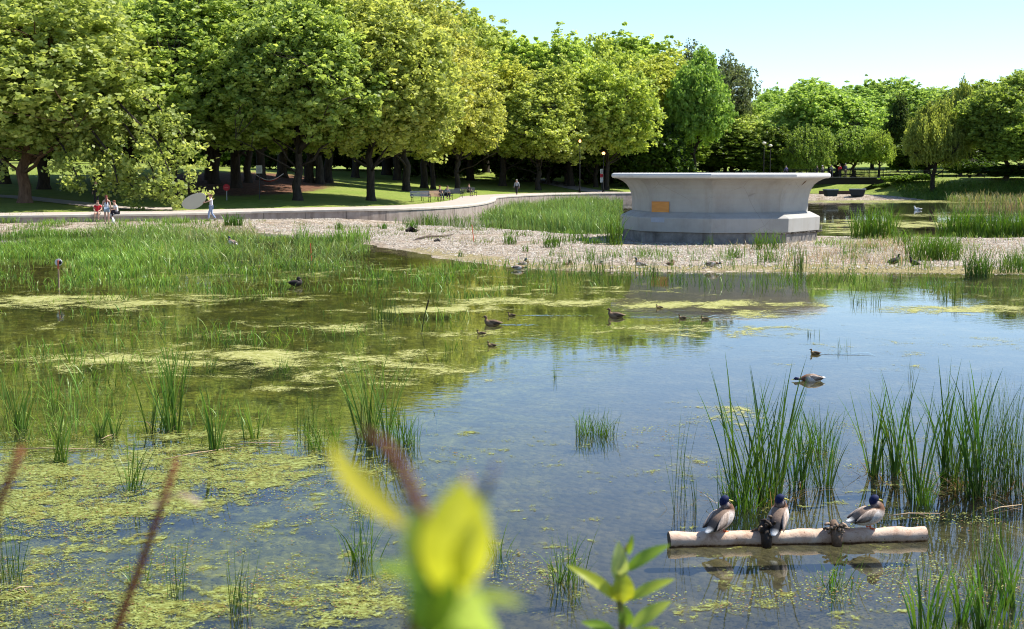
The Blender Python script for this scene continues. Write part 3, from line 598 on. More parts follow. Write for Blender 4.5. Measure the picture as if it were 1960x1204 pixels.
LM = [(1000, 'the climbing path'), (1040, 'the space right of the climbing path'), (1095, 'the crooked dark trunk'), (1135, 'the half hidden lamp'), (1160, 'the notice post'), (1195, 'the left tip of the rim'), (1225, 'the left end of the fountain'), (1265, 'the orange board'), (1300, 'the left half of the fountain'), (1340, 'the middle of the fountain'), (1375, 'the fountain, right of its middle'), (1410, 'the space left of the twin lamps'), (1455, 'the twin lamps'), (1485, 'the space right of the twin lamps'), (1520, 'the right half of the fountain'), (1555, 'the rust scar on the fountain'), (1585, 'the right tip of the rim'), (1610, 'the people on the bridge'), (1635, 'the bridge railing'), (1670, 'the right end of the bridge'), (1715, 'the clipped shrubs'), (1765, 'the space left of the lone willow'), (1795, 'the lone willow'), (1875, 'the far right railing'), (1960, 'the right edge'), (2060, 'the land past the right edge')]
seen = {}
for k, x, Y, tp, wd, tint in BACK:
    nm_ = min(LM, key=lambda q: abs(q[0] - x))[1]; kind_ = {'tall': 'tall feathery', 'round': 'round crowned', 'dark': 'low dark', 'poplar': 'slender drooping', 'mapleA': 'broad leafy', 'mapleB': 'dense domed', 'mapleC': 'tapering bright'}[k]; lbk = '%s %s tree directly above %s' % ('distant' if Y > 200 else 'mid distance', kind_, nm_)
    if lbk in seen: lbk = lbk.replace(' tree directly', ' second tree directly')
    seen[lbk] = 1
    p = Vector(((x - 980) * Y / FPX, Y, 0)); p.z = zpark(p.x, p.y)
    tree(k, p, tp, wd, lbk, 'trees forming the far skyline', 'distant_tree', tint=tint)
for k, x, Y, tp, wd, tint, lb in [('sparse', 1320, 215, 66, 150, (.9, .95, 1), 'thin grey green tree rising behind the darker crown at mid skyline'), ('sparse', 1385, 225, 88, 150, (.95, .95, 1), 'greyish sparse tree whose twigs slope down to the skyline dip'), ('round', 1328, 190, 78, 125, (.75, .95, .8), 'dark green pointed crown standing out above the fountain on the skyline'),
                             ('sparse', 1820, 235, 160, 90, (1, 1, .9), 'wispy tree poking from the skyline left of the massive dark tree')]:
    p = Vector(((x - 980) * Y / FPX, Y, 0)); p.z = zpark(p.x, p.y); tree(k, p, tp, wd, lb, None, 'sparse_tree' if k == 'sparse' else 'distant_tree', tint=tint)
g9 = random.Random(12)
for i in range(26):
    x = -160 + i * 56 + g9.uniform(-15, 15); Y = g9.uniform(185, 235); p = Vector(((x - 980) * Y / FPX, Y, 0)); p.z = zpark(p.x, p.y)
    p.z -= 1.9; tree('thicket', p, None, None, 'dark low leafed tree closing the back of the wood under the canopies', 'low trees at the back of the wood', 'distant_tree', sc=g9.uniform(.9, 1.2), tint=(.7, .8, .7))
# shade trees off the frame edges and a deep wood edge behind
for x, Y, s in [(-240, 100, 1.0), (-150, 125, 1.05), (2150, 190, 1), (2300, 180, 1.05), (2240, 230, 1.1)]:
    p = Vector(((x - 980) * Y / FPX, Y, 0)); p.z = zpark(p.x, p.y); tree('mapleB', p, None, None, 'maple beyond the side of the view', 'trees beyond the sides', 'maple_tree', sc=s)
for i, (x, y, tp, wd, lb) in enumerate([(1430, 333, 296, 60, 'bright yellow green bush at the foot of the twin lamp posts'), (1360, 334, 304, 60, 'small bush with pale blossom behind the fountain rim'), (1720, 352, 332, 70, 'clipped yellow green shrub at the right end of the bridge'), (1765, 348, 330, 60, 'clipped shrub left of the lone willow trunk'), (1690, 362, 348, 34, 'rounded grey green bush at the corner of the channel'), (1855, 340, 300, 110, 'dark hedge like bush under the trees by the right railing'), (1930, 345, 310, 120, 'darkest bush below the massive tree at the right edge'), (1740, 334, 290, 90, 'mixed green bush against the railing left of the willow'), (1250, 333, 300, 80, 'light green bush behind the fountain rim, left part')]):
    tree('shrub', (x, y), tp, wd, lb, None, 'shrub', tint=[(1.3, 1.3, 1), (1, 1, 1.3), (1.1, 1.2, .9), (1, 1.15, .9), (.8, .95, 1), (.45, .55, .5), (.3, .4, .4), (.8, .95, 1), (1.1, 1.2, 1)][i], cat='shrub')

# ================================================================== GRASSES AND REEDS
def blades(P, H, W, lean, droop, c0, c1, g, az=None, seg=5, cj=.2):
    """P (n,3); arrays H, W, lean, droop -> mesh arrays of tapering bent strips"""
    n = len(P); H = np.broadcast_to(H, n); W = np.broadcast_to(W, n); lean = np.broadcast_to(lean, n); droop = np.broadcast_to(droop, n)
    az = g.uniform(0, 6.283, n) if az is None else az; d = np.stack([np.cos(az), np.sin(az)], 1); ta = g.uniform(0, 3.1416, n); sd = np.stack([np.cos(ta), np.sin(ta)], 1)
    T = np.linspace(0, 1, seg); Wd = np.interp(T, [0, .3, .65, .88, 1], [.75, 1, .8, .42, .06]); V = np.zeros((n, seg, 2, 3))
    for i, t in enumerate(T):
        hx = (lean * t + droop * t ** 2.6) * H; z = H * (t - .55 * droop * t ** 3 - .25 * lean * t)
        c = np.concatenate([P[:, :2] + d * hx[:, None], (P[:, 2] + z)[:, None]], 1); o = np.concatenate([sd * (W * Wd[i] * .5)[:, None], np.zeros((n, 1))], 1)
        V[:, i, 0] = c - o; V[:, i, 1] = c + o
    b = (np.arange(n) * seg * 2)[:, None, None]; k = np.arange(seg - 1)[None, :, None] * 2; F = (b + k + np.array([0, 1, 3, 2])[None, None]).reshape(-1, 4)
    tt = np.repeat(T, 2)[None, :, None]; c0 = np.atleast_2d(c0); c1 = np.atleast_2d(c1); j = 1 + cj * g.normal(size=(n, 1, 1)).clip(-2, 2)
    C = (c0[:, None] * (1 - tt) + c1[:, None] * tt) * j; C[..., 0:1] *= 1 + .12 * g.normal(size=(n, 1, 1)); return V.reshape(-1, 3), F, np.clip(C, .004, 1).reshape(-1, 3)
def cat3(L):
    V = []; F = []; C = []; n = 0
    for v, f, c in L: V.append(v); F.append(f + n); C.append(c); n += len(v)
    return np.concatenate(V), np.concatenate(F), np.concatenate(C)
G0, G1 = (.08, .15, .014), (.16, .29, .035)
def scatter(poly, dens, g, clump=0, csc=2.0, seed=0, thr=.5):
    x0, y0 = poly.min(0); x1, y1 = poly.max(0); n = int((x1 - x0) * (y1 - y0) * dens); X = g.uniform(x0, x1, n); Y = g.uniform(y0, y1, n); k = inside(poly, X, Y)
    X, Y = X[k], Y[k]
    if clump:
        f = fbm(X, Y, csc, seed); k = g.random(len(X)) < np.clip((f - thr) * clump + .5, 0, 1); X, Y = X[k], Y[k]
    return X, Y
def meadow(name, polys, label, cat='grass'):
    g = np.random.default_rng(hash(name) % 1000 if False else len(name) * 7); L = []
    for pp, dens, h0, h1, wd, lean, droop, c0, c1, clump, csc, thr, hole in polys:
        poly = world_poly(pp) if not isinstance(pp, np.ndarray) else pp; X, Y = scatter(poly, dens, g, clump, csc, 11, thr)
        if hole: 
            k = np.ones(len(X), bool); qx, qy = proj(X, Y, 0 * X)
            for a, b, c, d in hole: k &= ((qx - a) / c) ** 2 + ((qy - b) / d) ** 2 > g.uniform(.6, 1.3, len(X))
            X, Y = X[k], Y[k]
        n = len(X); sdp = np.clip((sdist(poly, X, Y) + 14 * (fbm(X, Y, 3.5, 77) - .55)) / 5.0 + g.uniform(-.1, .25, n), 0, 1) if (clump and dens > 30) else np.ones(n); kq = g.random(n) < .10 + .90 * sdp; X, Y, sdp = X[kq], Y[kq], sdp[kq]; n = len(X); hh = (.4 + .6 * sdp) * g.uniform(h0, h1, n) * (.55 + .8 * fbm(X, Y, 2.5, 23)); Z = np.maximum(zbasin(X, Y), -.15)
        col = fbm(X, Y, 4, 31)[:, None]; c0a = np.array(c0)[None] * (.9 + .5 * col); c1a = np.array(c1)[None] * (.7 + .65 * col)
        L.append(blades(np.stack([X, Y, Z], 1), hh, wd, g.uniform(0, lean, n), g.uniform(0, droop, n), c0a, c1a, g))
    V, F, C = cat3(L); print(name, len(F)); return tag(link(name, quads(name, V, F, C), M['grass']), label, cat, kind='stuff')
TN0, TN1 = (.25, .17, .09), (.48, .38, .24)
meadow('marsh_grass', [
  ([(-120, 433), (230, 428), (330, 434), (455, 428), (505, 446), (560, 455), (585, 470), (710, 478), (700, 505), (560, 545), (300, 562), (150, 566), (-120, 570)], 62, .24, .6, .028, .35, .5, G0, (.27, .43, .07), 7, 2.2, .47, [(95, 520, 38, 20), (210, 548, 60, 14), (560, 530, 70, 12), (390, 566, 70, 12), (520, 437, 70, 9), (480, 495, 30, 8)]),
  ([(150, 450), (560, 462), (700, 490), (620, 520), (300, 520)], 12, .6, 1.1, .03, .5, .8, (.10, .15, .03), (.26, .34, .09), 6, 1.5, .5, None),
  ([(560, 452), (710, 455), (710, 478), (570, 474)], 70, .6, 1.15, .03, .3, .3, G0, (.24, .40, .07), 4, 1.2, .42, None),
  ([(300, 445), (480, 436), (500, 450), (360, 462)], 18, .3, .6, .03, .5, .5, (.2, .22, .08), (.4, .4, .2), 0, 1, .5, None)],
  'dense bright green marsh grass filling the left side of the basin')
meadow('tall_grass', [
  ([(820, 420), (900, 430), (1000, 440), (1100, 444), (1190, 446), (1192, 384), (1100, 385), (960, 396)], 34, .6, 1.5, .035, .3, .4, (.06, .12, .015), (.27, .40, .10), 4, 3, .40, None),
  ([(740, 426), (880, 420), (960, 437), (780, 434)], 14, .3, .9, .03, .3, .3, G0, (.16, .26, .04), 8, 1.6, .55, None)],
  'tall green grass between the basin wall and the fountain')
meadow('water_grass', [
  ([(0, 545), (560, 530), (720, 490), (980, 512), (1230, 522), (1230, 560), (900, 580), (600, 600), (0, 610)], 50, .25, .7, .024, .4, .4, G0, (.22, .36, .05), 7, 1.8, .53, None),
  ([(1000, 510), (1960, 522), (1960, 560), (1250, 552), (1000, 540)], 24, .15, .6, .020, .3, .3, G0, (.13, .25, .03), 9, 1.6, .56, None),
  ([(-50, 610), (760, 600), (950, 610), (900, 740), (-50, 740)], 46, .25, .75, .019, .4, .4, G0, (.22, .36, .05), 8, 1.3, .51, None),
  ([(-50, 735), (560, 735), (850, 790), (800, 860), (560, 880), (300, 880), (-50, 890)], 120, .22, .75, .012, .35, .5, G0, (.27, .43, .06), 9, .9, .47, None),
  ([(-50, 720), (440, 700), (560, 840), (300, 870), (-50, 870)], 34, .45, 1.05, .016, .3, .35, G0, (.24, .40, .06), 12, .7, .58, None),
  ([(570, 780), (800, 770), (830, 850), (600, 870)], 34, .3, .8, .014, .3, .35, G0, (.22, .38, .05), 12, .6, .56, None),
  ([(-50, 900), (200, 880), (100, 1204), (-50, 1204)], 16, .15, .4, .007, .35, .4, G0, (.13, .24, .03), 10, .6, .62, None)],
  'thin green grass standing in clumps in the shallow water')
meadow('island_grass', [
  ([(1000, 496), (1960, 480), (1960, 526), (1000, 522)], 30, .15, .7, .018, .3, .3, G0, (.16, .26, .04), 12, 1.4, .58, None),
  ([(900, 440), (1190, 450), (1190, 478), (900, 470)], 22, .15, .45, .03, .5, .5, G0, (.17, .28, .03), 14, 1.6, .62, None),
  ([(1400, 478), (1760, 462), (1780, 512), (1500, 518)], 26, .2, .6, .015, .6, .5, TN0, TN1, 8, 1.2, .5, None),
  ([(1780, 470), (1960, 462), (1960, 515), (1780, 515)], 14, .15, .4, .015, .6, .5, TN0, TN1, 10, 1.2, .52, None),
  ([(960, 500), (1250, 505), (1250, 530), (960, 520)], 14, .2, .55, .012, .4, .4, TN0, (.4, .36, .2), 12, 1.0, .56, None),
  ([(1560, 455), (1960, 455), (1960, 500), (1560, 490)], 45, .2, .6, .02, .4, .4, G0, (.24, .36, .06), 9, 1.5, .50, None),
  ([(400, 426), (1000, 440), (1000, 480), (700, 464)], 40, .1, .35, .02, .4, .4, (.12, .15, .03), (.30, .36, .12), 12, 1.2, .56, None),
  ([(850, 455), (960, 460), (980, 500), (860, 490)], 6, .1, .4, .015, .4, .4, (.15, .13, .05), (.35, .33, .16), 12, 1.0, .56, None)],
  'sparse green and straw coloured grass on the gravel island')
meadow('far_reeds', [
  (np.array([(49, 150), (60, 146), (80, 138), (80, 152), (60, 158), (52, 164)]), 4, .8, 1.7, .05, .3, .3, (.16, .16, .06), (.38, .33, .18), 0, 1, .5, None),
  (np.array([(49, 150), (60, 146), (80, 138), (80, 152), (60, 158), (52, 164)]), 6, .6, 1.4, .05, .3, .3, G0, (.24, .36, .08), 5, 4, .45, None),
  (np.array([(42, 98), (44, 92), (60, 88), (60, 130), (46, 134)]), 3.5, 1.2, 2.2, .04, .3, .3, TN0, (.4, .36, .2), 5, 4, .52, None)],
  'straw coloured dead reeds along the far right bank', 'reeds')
# bank grass above the far reeds, rooted on the park ground
g = np.random.default_rng(5); n = 26000; U = g.uniform(118, 150, n); SS = g.uniform(0, 17, n); V_ = np.interp(U, EU, EV) + SS; X = U * .866 - V_ * .5; Y = U * .5 + V_ * .866; k = (X > 50); X, Y, U, SS = X[k], Y[k], U[k], SS[k]
v, f, c = blades(np.stack([X, Y, zpark_uv(U, SS)], 1), g.uniform(.25, .8, len(X)), .05, .3, .3, np.array([G0]), np.array([(.15, .25, .04)]), g); tag(link('bank_grass', quads('bank_grass', v, f, c), M['grass']), 'rough green grass on the far bank around the lone willow', 'grass', kind='stuff')

def clump(px, py, hpx, wpx, n, kind, label, group=None, name='reed_clump', yaw=None, cat='reeds', dead=0, depth=.6):
    b = at(px, py, 0); z0 = zb(b.x, b.y); 
    if z0 > 0: b = at(px, py, z0)
    s = b.y / FPX; H = hpx * s * 1.08; Wd = wpx * s; g = np.random.default_rng(int(px * 7 + py)); L = []
    root = empty(name, (b.x, b.y, max(z0, -.2)), 0, label, cat, group); zr = -max(0, -max(z0, -.2))
    def base(n, k=1.0): 
        a = g.uniform(0, 6.283, n); r = np.sqrt(g.random(n)) * k; return np.stack([np.cos(a) * r * Wd * .5, np.sin(a) * r * Wd * .5 * depth, np.zeros(n)], 1)
    up = -max(z0, -.2) if z0 < 0 else 0
    if kind == 'cattail':   # fans of broad leaves
        fans = max(1, n); B = base(fans, .75)
        for q in range(fans):
            m = g.integers(4, 8); P = B[q] + np.concatenate([g.normal(size=(m, 2)) * .012, np.zeros((m, 1))], 1); az = np.where(g.random(m) < .5, g.uniform(-.6, .6, m), np.pi + g.uniform(-.6, .6, m)); hm = (H * g.uniform(.78, 1.0) + up) * g.uniform(.7, 1.08, m)
            L.append(blades(P, hm, g.uniform(.014, .024, m) * max(1, s * 150), g.uniform(.0, .24, m), g.uniform(0, .16, m) ** 1.0, np.array([(.10, .17, .03)]), np.array([(.20, .33, .05) if px < 800 else ((.15, .31, .03) if py > 1080 else (.085, .20, .022))]), g, az=az, seg=8, cj=.18))
        m = fans * 5; L.append(blades(base(m, .9), (H * .35 + up) * g.uniform(.5, 1.1, m), .008, g.uniform(0, .35, m), g.uniform(0, .3, m), np.array([G0]), np.array([(.10, .22, .02)]), g, seg=6))
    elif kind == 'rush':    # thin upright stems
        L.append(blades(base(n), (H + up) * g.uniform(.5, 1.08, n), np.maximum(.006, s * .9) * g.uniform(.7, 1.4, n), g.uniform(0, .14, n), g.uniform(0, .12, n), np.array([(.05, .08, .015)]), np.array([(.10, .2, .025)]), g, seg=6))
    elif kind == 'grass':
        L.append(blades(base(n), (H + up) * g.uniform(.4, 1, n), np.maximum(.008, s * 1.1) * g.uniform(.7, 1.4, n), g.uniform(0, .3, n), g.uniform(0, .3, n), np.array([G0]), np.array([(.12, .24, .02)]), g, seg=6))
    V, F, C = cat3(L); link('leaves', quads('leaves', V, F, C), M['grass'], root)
    if dead:
        V, F, C = blades(base(dead, 1.1), (H * .28 + up) * g.uniform(.4, 1, dead), .012, g.uniform(.1, .9, dead), g.uniform(0, 1.0, dead), np.array([(.16, .09, .04)]), np.array([(.34, .22, .12)]), g, seg=7)
        d = link('dead_leaves', quads('dead_leaves', V, F, C), M['grass'], root)
    return root
CL = [
 (1438, 965, 300, 110, 9, 'cattail', 'tallest cattail clump, standing just behind the two left ducks on the log', 24),
 (1412, 978, 120, 80, 90, 'grass', 'short bright green grass tuft at the foot of the tallest cattails', 0),
 (1478, 950, 270, 50, 5, 'cattail', 'cattails with brown stems above the middle duck', 16),
 (1525, 935, 175, 46, 4, 'cattail', 'medium cattail fan leaning over brown broken stalks right of the middle duck', 34),
 (1575, 932, 170, 36, 3, 'cattail', 'narrow cattail sprig between the middle and right ducks, with a clear reflection', 0),
 (1555, 862, 110, 90, 110, 'grass', 'green grass tuft standing in open water behind the narrow sprig', 0),
 (1680, 910, 200, 40, 4, 'cattail', 'cattail fan above the right duck with long leaves bending left', 36),
 (1718, 912, 225, 50, 5, 'cattail', 'cattail fan with the highest tip right of the right duck', 40),
 (1768, 955, 245, 50, 4, 'cattail', 'slender cattail fan standing apart in front of the brown stubble', 0),
 (1768, 965, 90, 40, 50, 'grass', 'low green tuft at the base of the slender fan', 0),
 (1830, 930, 240, 80, 7, 'cattail', 'cattails at the left side of the big right hand stand', 110),
 (1885, 945, 225, 130, 190, 'rush', 'dense stand of thin dark rushes near the right edge', 130),
 (1945, 950, 235, 70, 110, 'rush', 'thin rushes cut by the right edge of the view', 20),
 (1870, 950, 260, 60, 4, 'cattail', 'few broad cattail leaves rising out of the dense rushes', 0),
 (1292, 978, 205, 44, 9, 'rush', 'nine thin bare stems standing in open water left of the log ducks', 6),
 (1330, 978, 130, 30, 10, 'rush', 'small spray of thin stems with a broken brown reed at its foot', 6),
 (1141, 832, 62, 78, 150, 'grass', 'compact round grass tuft alone in the middle of the blue water', 0),
 (692, 1072, 130, 52, 40, 'grass', 'dark green tuft in front of the water weed, left of the yellow leaves', 3),
 (692, 975, 62, 36, 26, 'grass', 'smaller faded tuft just above the dark green one', 0),
 (1082, 1115, 125, 68, 60, 'grass', 'green tuft with a brown reflection between the yellow leaves and the sapling', 3),
 (955, 1062, 75, 30, 30, 'grass', 'small tuft half hidden behind the blurred yellow leaf', 0),
 (463, 1172, 145, 46, 22, 'rush', 'sparse rushes in yellow weed at the bottom, right of the blurred brown stem', 6),
 (343, 1148, 150, 50, 16, 'rush', 'sparse rushes just right of the blurred brown stem', 0),
 (265, 1112, 75, 42, 30, 'grass', 'short tuft hidden behind the blurred brown stem', 0),
 (25, 1112, 150, 60, 34, 'rush', 'rushes in yellow green weed at the left edge', 4),
 (255, 938, 150, 44, 36, 'grass', 'upright tuft standing in yellow green weed, left of centre', 0),
 (112, 885, 130, 40, 3, 'cattail', 'pale curved cattail fan near the left edge', 0),
 (312, 826, 190, 90, 8, 'cattail', 'tallest reeds of the left group with brown litter at the foot', 20),
 (418, 862, 130, 44, 4, 'cattail', 'bright reed fan right of the tallest left group', 4),
 (480, 840, 100, 36, 3, 'cattail', 'small curved reed fan at the right end of the left group', 0),
 (30, 820, 110, 70, 5, 'cattail', 'dark reeds at the left edge beside the curved fan', 0),
 (200, 835, 90, 60, 5, 'cattail', 'low reeds between the curved fan and the tallest left reeds', 4),
 (715, 845, 195, 90, 9, 'cattail', 'tall reed group whose tips rise above the blurred yellow tip', 0),
 (772, 852, 100, 60, 90, 'grass', 'short grass right of the tall reed group, at the edge of blue water', 0),
 (622, 862, 85, 70, 90, 'grass', 'short grass left of the tall reed group', 0),
 (590, 835, 90, 46, 40, 'rush', 'thin rushes left of the short grass by the tall reed group', 0),
 (1597, 1122, 100, 74, 46, 'grass', 'green tuft in front of the log below the dark root stub', 0),
 (1775, 1212, 165, 60, 4, 'cattail', 'broad leaved shoots at the bottom below the right end of the log', 0),
 (1815, 1215, 120, 50, 30, 'grass', 'small tuft at the bottom right of the broad leaved shoots', 0),
 (1885, 1218, 190, 70, 5, 'cattail', 'broad leaved shoots at the bottom right corner', 0),
 (1845, 1190, 110, 30, 2, 'cattail', 'short pair of pale shoots between the two broad leaved bottom groups', 0),
 (1935, 1160, 150, 40, 3, 'cattail', 'upright shoots at the right edge above the bottom corner', 0),
 (1765, 1130, 80, 26, 12, 'rush', 'few thin stems in green weed below the right end of the log', 0),
 (1925, 1222, 130, 60, 40, 'grass', 'bright grass in the very bottom right corner', 0),
 (1905, 1120, 170, 90, 60, 'rush', 'thin dark rushes rising above the bottom right corner', 8),
 (1062, 722, 32, 16, 12, 'rush', 'tiny tuft with a long reflection in the middle of the sky reflection', 0),
 (1555, 642, 16, 30, 14, 'rush', 'faint rush tips above the swimming duckling', 0),
 (1616, 668, 26, 34, 12, 'rush', 'few crooked stems right of the swimming duckling', 0),
 (1655, 580, 26, 60, 40, 'rush', 'short tuft near the far shore below the right part of the island', 0),
 (1738, 722, 46, 16, 8, 'rush', 'tiny stems with seed heads in blue water above the right cattails', 0),
 (1820, 572, 34, 50, 36, 'rush', 'short tuft below the pair of dark ducks on the shore', 0),
 (868, 668, 34, 44, 26, 'grass', 'low tuft in pale algae left of the swimming ducklings', 0),
 (540, 706, 34, 40, 40, 'grass', 'low rounded tuft in pale algae, left half', 0),
 (785, 716, 26, 34, 18, 'grass', 'small tuft right of the low rounded one in pale algae', 0),
 (738, 612, 56, 60, 50, 'rush', 'upright tuft left of the single leaning cattail', 0),
 (1297, 630, 22, 12, 10, 'grass', 'tiny tuft beside the trailing ducklings', 0),
 (400, 700, 30, 40, 24, 'grass', 'small tuft in the dark tree reflection at left', 0),
 (976, 468, 28, 26, 60, 'grass', 'small round tuft on the gravel, leftmost of those nearest the water', 0),
 (1056, 474, 36, 32, 70, 'grass', 'second small tuft on the gravel between the stake and the fountain', 0),
 (1006, 482, 18, 14, 16, 'grass', 'tiny tuft on the gravel between the two rounder ones', 0),
 (1100, 462, 30, 60, 80, 'grass', 'low spreading tuft on the gravel left of the fountain shadow', 0),
 (1130, 467, 18, 40, 70, 'grass', 'low tuft at the tip of the fountain shadow', 0),
 (1175, 468, 70, 34, 90, 'grass', 'dark weeds growing against the left corner of the fountain', 0),
 (883, 492, 20, 12, 18, 'grass', 'small tuft at the water edge of the gravel spit', 0),
 (1408, 494, 32, 34, 50, 'grass', 'tuft in front of the middle of the fountain footing', 0),
 (1358, 474, 30, 20, 12, 'rush', 'few pale stems against the fountain footing', 0),
 (1470, 478, 46, 66, 110, 'grass', 'leafy tuft in front of the right part of the fountain footing', 0),
 (1470, 502, 36, 50, 60, 'grass', 'tuft nearer the water below the right part of the fountain', 0),
 (1532, 522, 52, 24, 40, 'rush', 'upright green stems at the water edge right of the fountain', 0),
 (1250, 524, 30, 26, 24, 'rush', 'pale stems at the water edge by the shore ducks', 0),
 (1150, 520, 40, 50, 40, 'rush', 'green stems among the resting shore ducks', 0),
 (1625, 496, 30, 50, 40, 'grass', 'thin tuft amid dead stalks right of the fountain', 0),
 (1672, 457, 72, 88, 420, 'grass', 'large dome shaped grass clump right of the fountain, before the far pond', 0),
 (1730, 470, 40, 40, 60, 'grass', 'small grass at the right foot of the dome shaped clump', 0),
 (1785, 498, 62, 104, 460, 'grass', 'wide grass clump on the gravel right of the dome shaped one', 0),
 (1874, 527, 66, 54, 190, 'grass', 'dense upright grass clump at the water edge, far right', 0),
 (1935, 522, 56, 66, 120, 'grass', 'looser grass clump at the right edge by the water', 0),
 (1840, 452, 66, 90, 420, 'grass', 'thick dark green reed mass right of the dome shaped clump', 0),
 (1905, 452, 62, 90, 380, 'grass', 'thick reed mass in the middle of the far right group', 0),
 (1962, 452, 62, 70, 300, 'grass', 'thick reed mass cut by the right edge', 0),
 (597, 425, 22, 24, 60, 'grass', 'bright tuft against the basin wall, leftmost of three', 0),
 (657, 424, 20, 20, 50, 'grass', 'bright tuft against the basin wall, middle one of three', 0),
 (650, 440, 22, 18, 40, 'grass', 'tuft on the sand below the middle wall tuft', 0),
 (733, 439, 16, 16, 40, 'grass', 'little round tuft on the sand below the wall', 0),
 (787, 438, 20, 24, 60, 'grass', 'little round tuft on the sand, right of the one below the wall', 0),
 (822, 424, 24, 34, 50, 'grass', 'tuft against the basin wall below the tan bench', 0),
 (847, 445, 8, 14, 20, 'grass', 'tiny bright tuft on the open gravel', 0),
 (446, 432, 28, 40, 140, 'grass', 'dome shaped grass tuft right of the person with the board', 0),
 (1700, 362, 10, 40, 80, 'grass', 'round grass cushion at the corner of the far mud bank', 0),
]
for px_, py_, hp, wp, n_, kd, lb, dd in CL: clump(px_, py_, hp, wp, n_, kd, lb, name='cattail_clump' if kd == 'cattail' else ('rush_clump' if kd == 'rush' else 'grass_tuft'), cat={'cattail': 'cattails', 'rush': 'rushes', 'grass': 'grass tuft'}[kd], dead=dd)
# lone leaning cattail
b = at(806, 636, 0); mb = MB(); s = b.y / FPX; mb.tube([(b.x, b.y, -.1), (b.x + 6 * s, b.y, 30 * s), (b.x + 18 * s, b.y, 74 * s)], [.012, .011, .005], 6, (.05, .07, .02)); mb.tube([(b.x + 10 * s, b.y, 44 * s), (b.x + 15 * s, b.y, 62 * s)], [.02, .018], 6, (.07, .05, .02))
tag(mb.build('cattail_stalk', M['vcol']), 'single dark cattail stalk leaning right in pale algae', 'cattail')
# fallen dead reeds lying on the water
for i, (a, b_, lb) in enumerate([((0, 862), (205, 862), 'long dead reed floating flat at the left edge'), ((310, 882), (450, 858), 'dead reed floating at a slant right of the upright tuft'), ((440, 852), (560, 850), 'straight dead reed floating right of the slanted one'), ((195, 842), (222, 832), 'short dead reed lying below the low left reeds'),
                           ((20, 1134), (62, 1126), 'short dead reed in the weed at the bottom left'), ((1890, 982), (1955, 968), 'curved pale reed floating below the dense rushes'), ((1700, 990), (1800, 985), 'thin dead stem floating behind the right end of the log')]):
    A = at(*a); B = at(*b_); mb = MB(); mb.tube([A, A.lerp(B, .4) + Vector((0, .03, .01)), B], [.004, .0065, .003], 6, (.45, .33, .2)); mb.tube([A.lerp(B, .6), A.lerp(B, .7) + Vector((.05, -.12, .0))], [.006, .003], 5, (.40, .28, .17))
    o = mb.build('dead_reed', M['vcol'], smooth=True); tag(o, lb, 'dead reed', 'dead reeds floating on the water'); o.location.z = .012
# small floating leaves and weed bits close to the camera: real specks with a little height
g = np.random.default_rng(3); L = []; n = 150000; X = g.uniform(-6.5, 7, n); Y = g.uniform(9.6, 24, n); px, py = proj(X, Y, 0 * X); d = np.zeros(n)
for cx, cy, rx, ry, st in [(150, 1150, 330, 80, 1.0), (560, 1145, 220, 60, 1.0), (100, 950, 320, 90, 1.0), (380, 895, 340, 55, .8), (990, 1085, 80, 30, .9), (1440, 1165, 180, 30, .7), (1850, 1150, 130, 60, .6), (1600, 1130, 80, 25, .8), (1320, 1180, 150, 25, .4), (1560, 1180, 300, 20, .35), (1340, 870, 140, 50, .2), (1600, 890, 300, 60, .15), (600, 950, 200, 60, .3), (1780, 1000, 150, 30, .25)]:
    d = np.maximum(d, st * np.clip(1.3 - .8 * np.hypot((px - cx) / rx, (py - cy) / ry), 0, 1))
f = fbm(X, Y, .5, 41) * .6 + fbm(X, Y, .17, 44) * .4; k = (g.random(n) < np.clip((f - .60 + d * .30) * 7, 0, 1)) & (d > .02) & (px > -20) & (px < 1980); X, Y = X[k], Y[k]; n = len(X); a = g.uniform(0, 6.283, n); r = g.uniform(.006, .017, n)
V = np.zeros((n, 4, 3)); tl = g.normal(size=(n, 2)) * .35
for q, (ca, cr) in enumerate([(0, 1), (1.4, .7), (3.14, .9), (4.6, .65)]):
    dx, dy = np.cos(a + ca) * r * cr, np.sin(a + ca) * r * cr; V[:, q] = np.stack([X + dx, Y + dy, .012 + np.abs(dx * tl[:, 0] + dy * tl[:, 1])], 1)
kk = g.random((n, 1)); bad = g.random((n, 1)) < .18; C = np.array([[.12, .15, .025]]) * (1 - kk) + np.array([[.46, .50, .15]]) * kk; C = np.where(bad, np.array([[.30, .17, .07]]), C); C = np.repeat(C, 4, 0)
print('bits', n); tag(link('pond_weed', quads('pond_weed', V.reshape(-1, 3), np.arange(n * 4).reshape(-1, 4), C), M['grass']), 'small yellow green weed leaves floating on the near water', 'pond weed', kind='stuff')
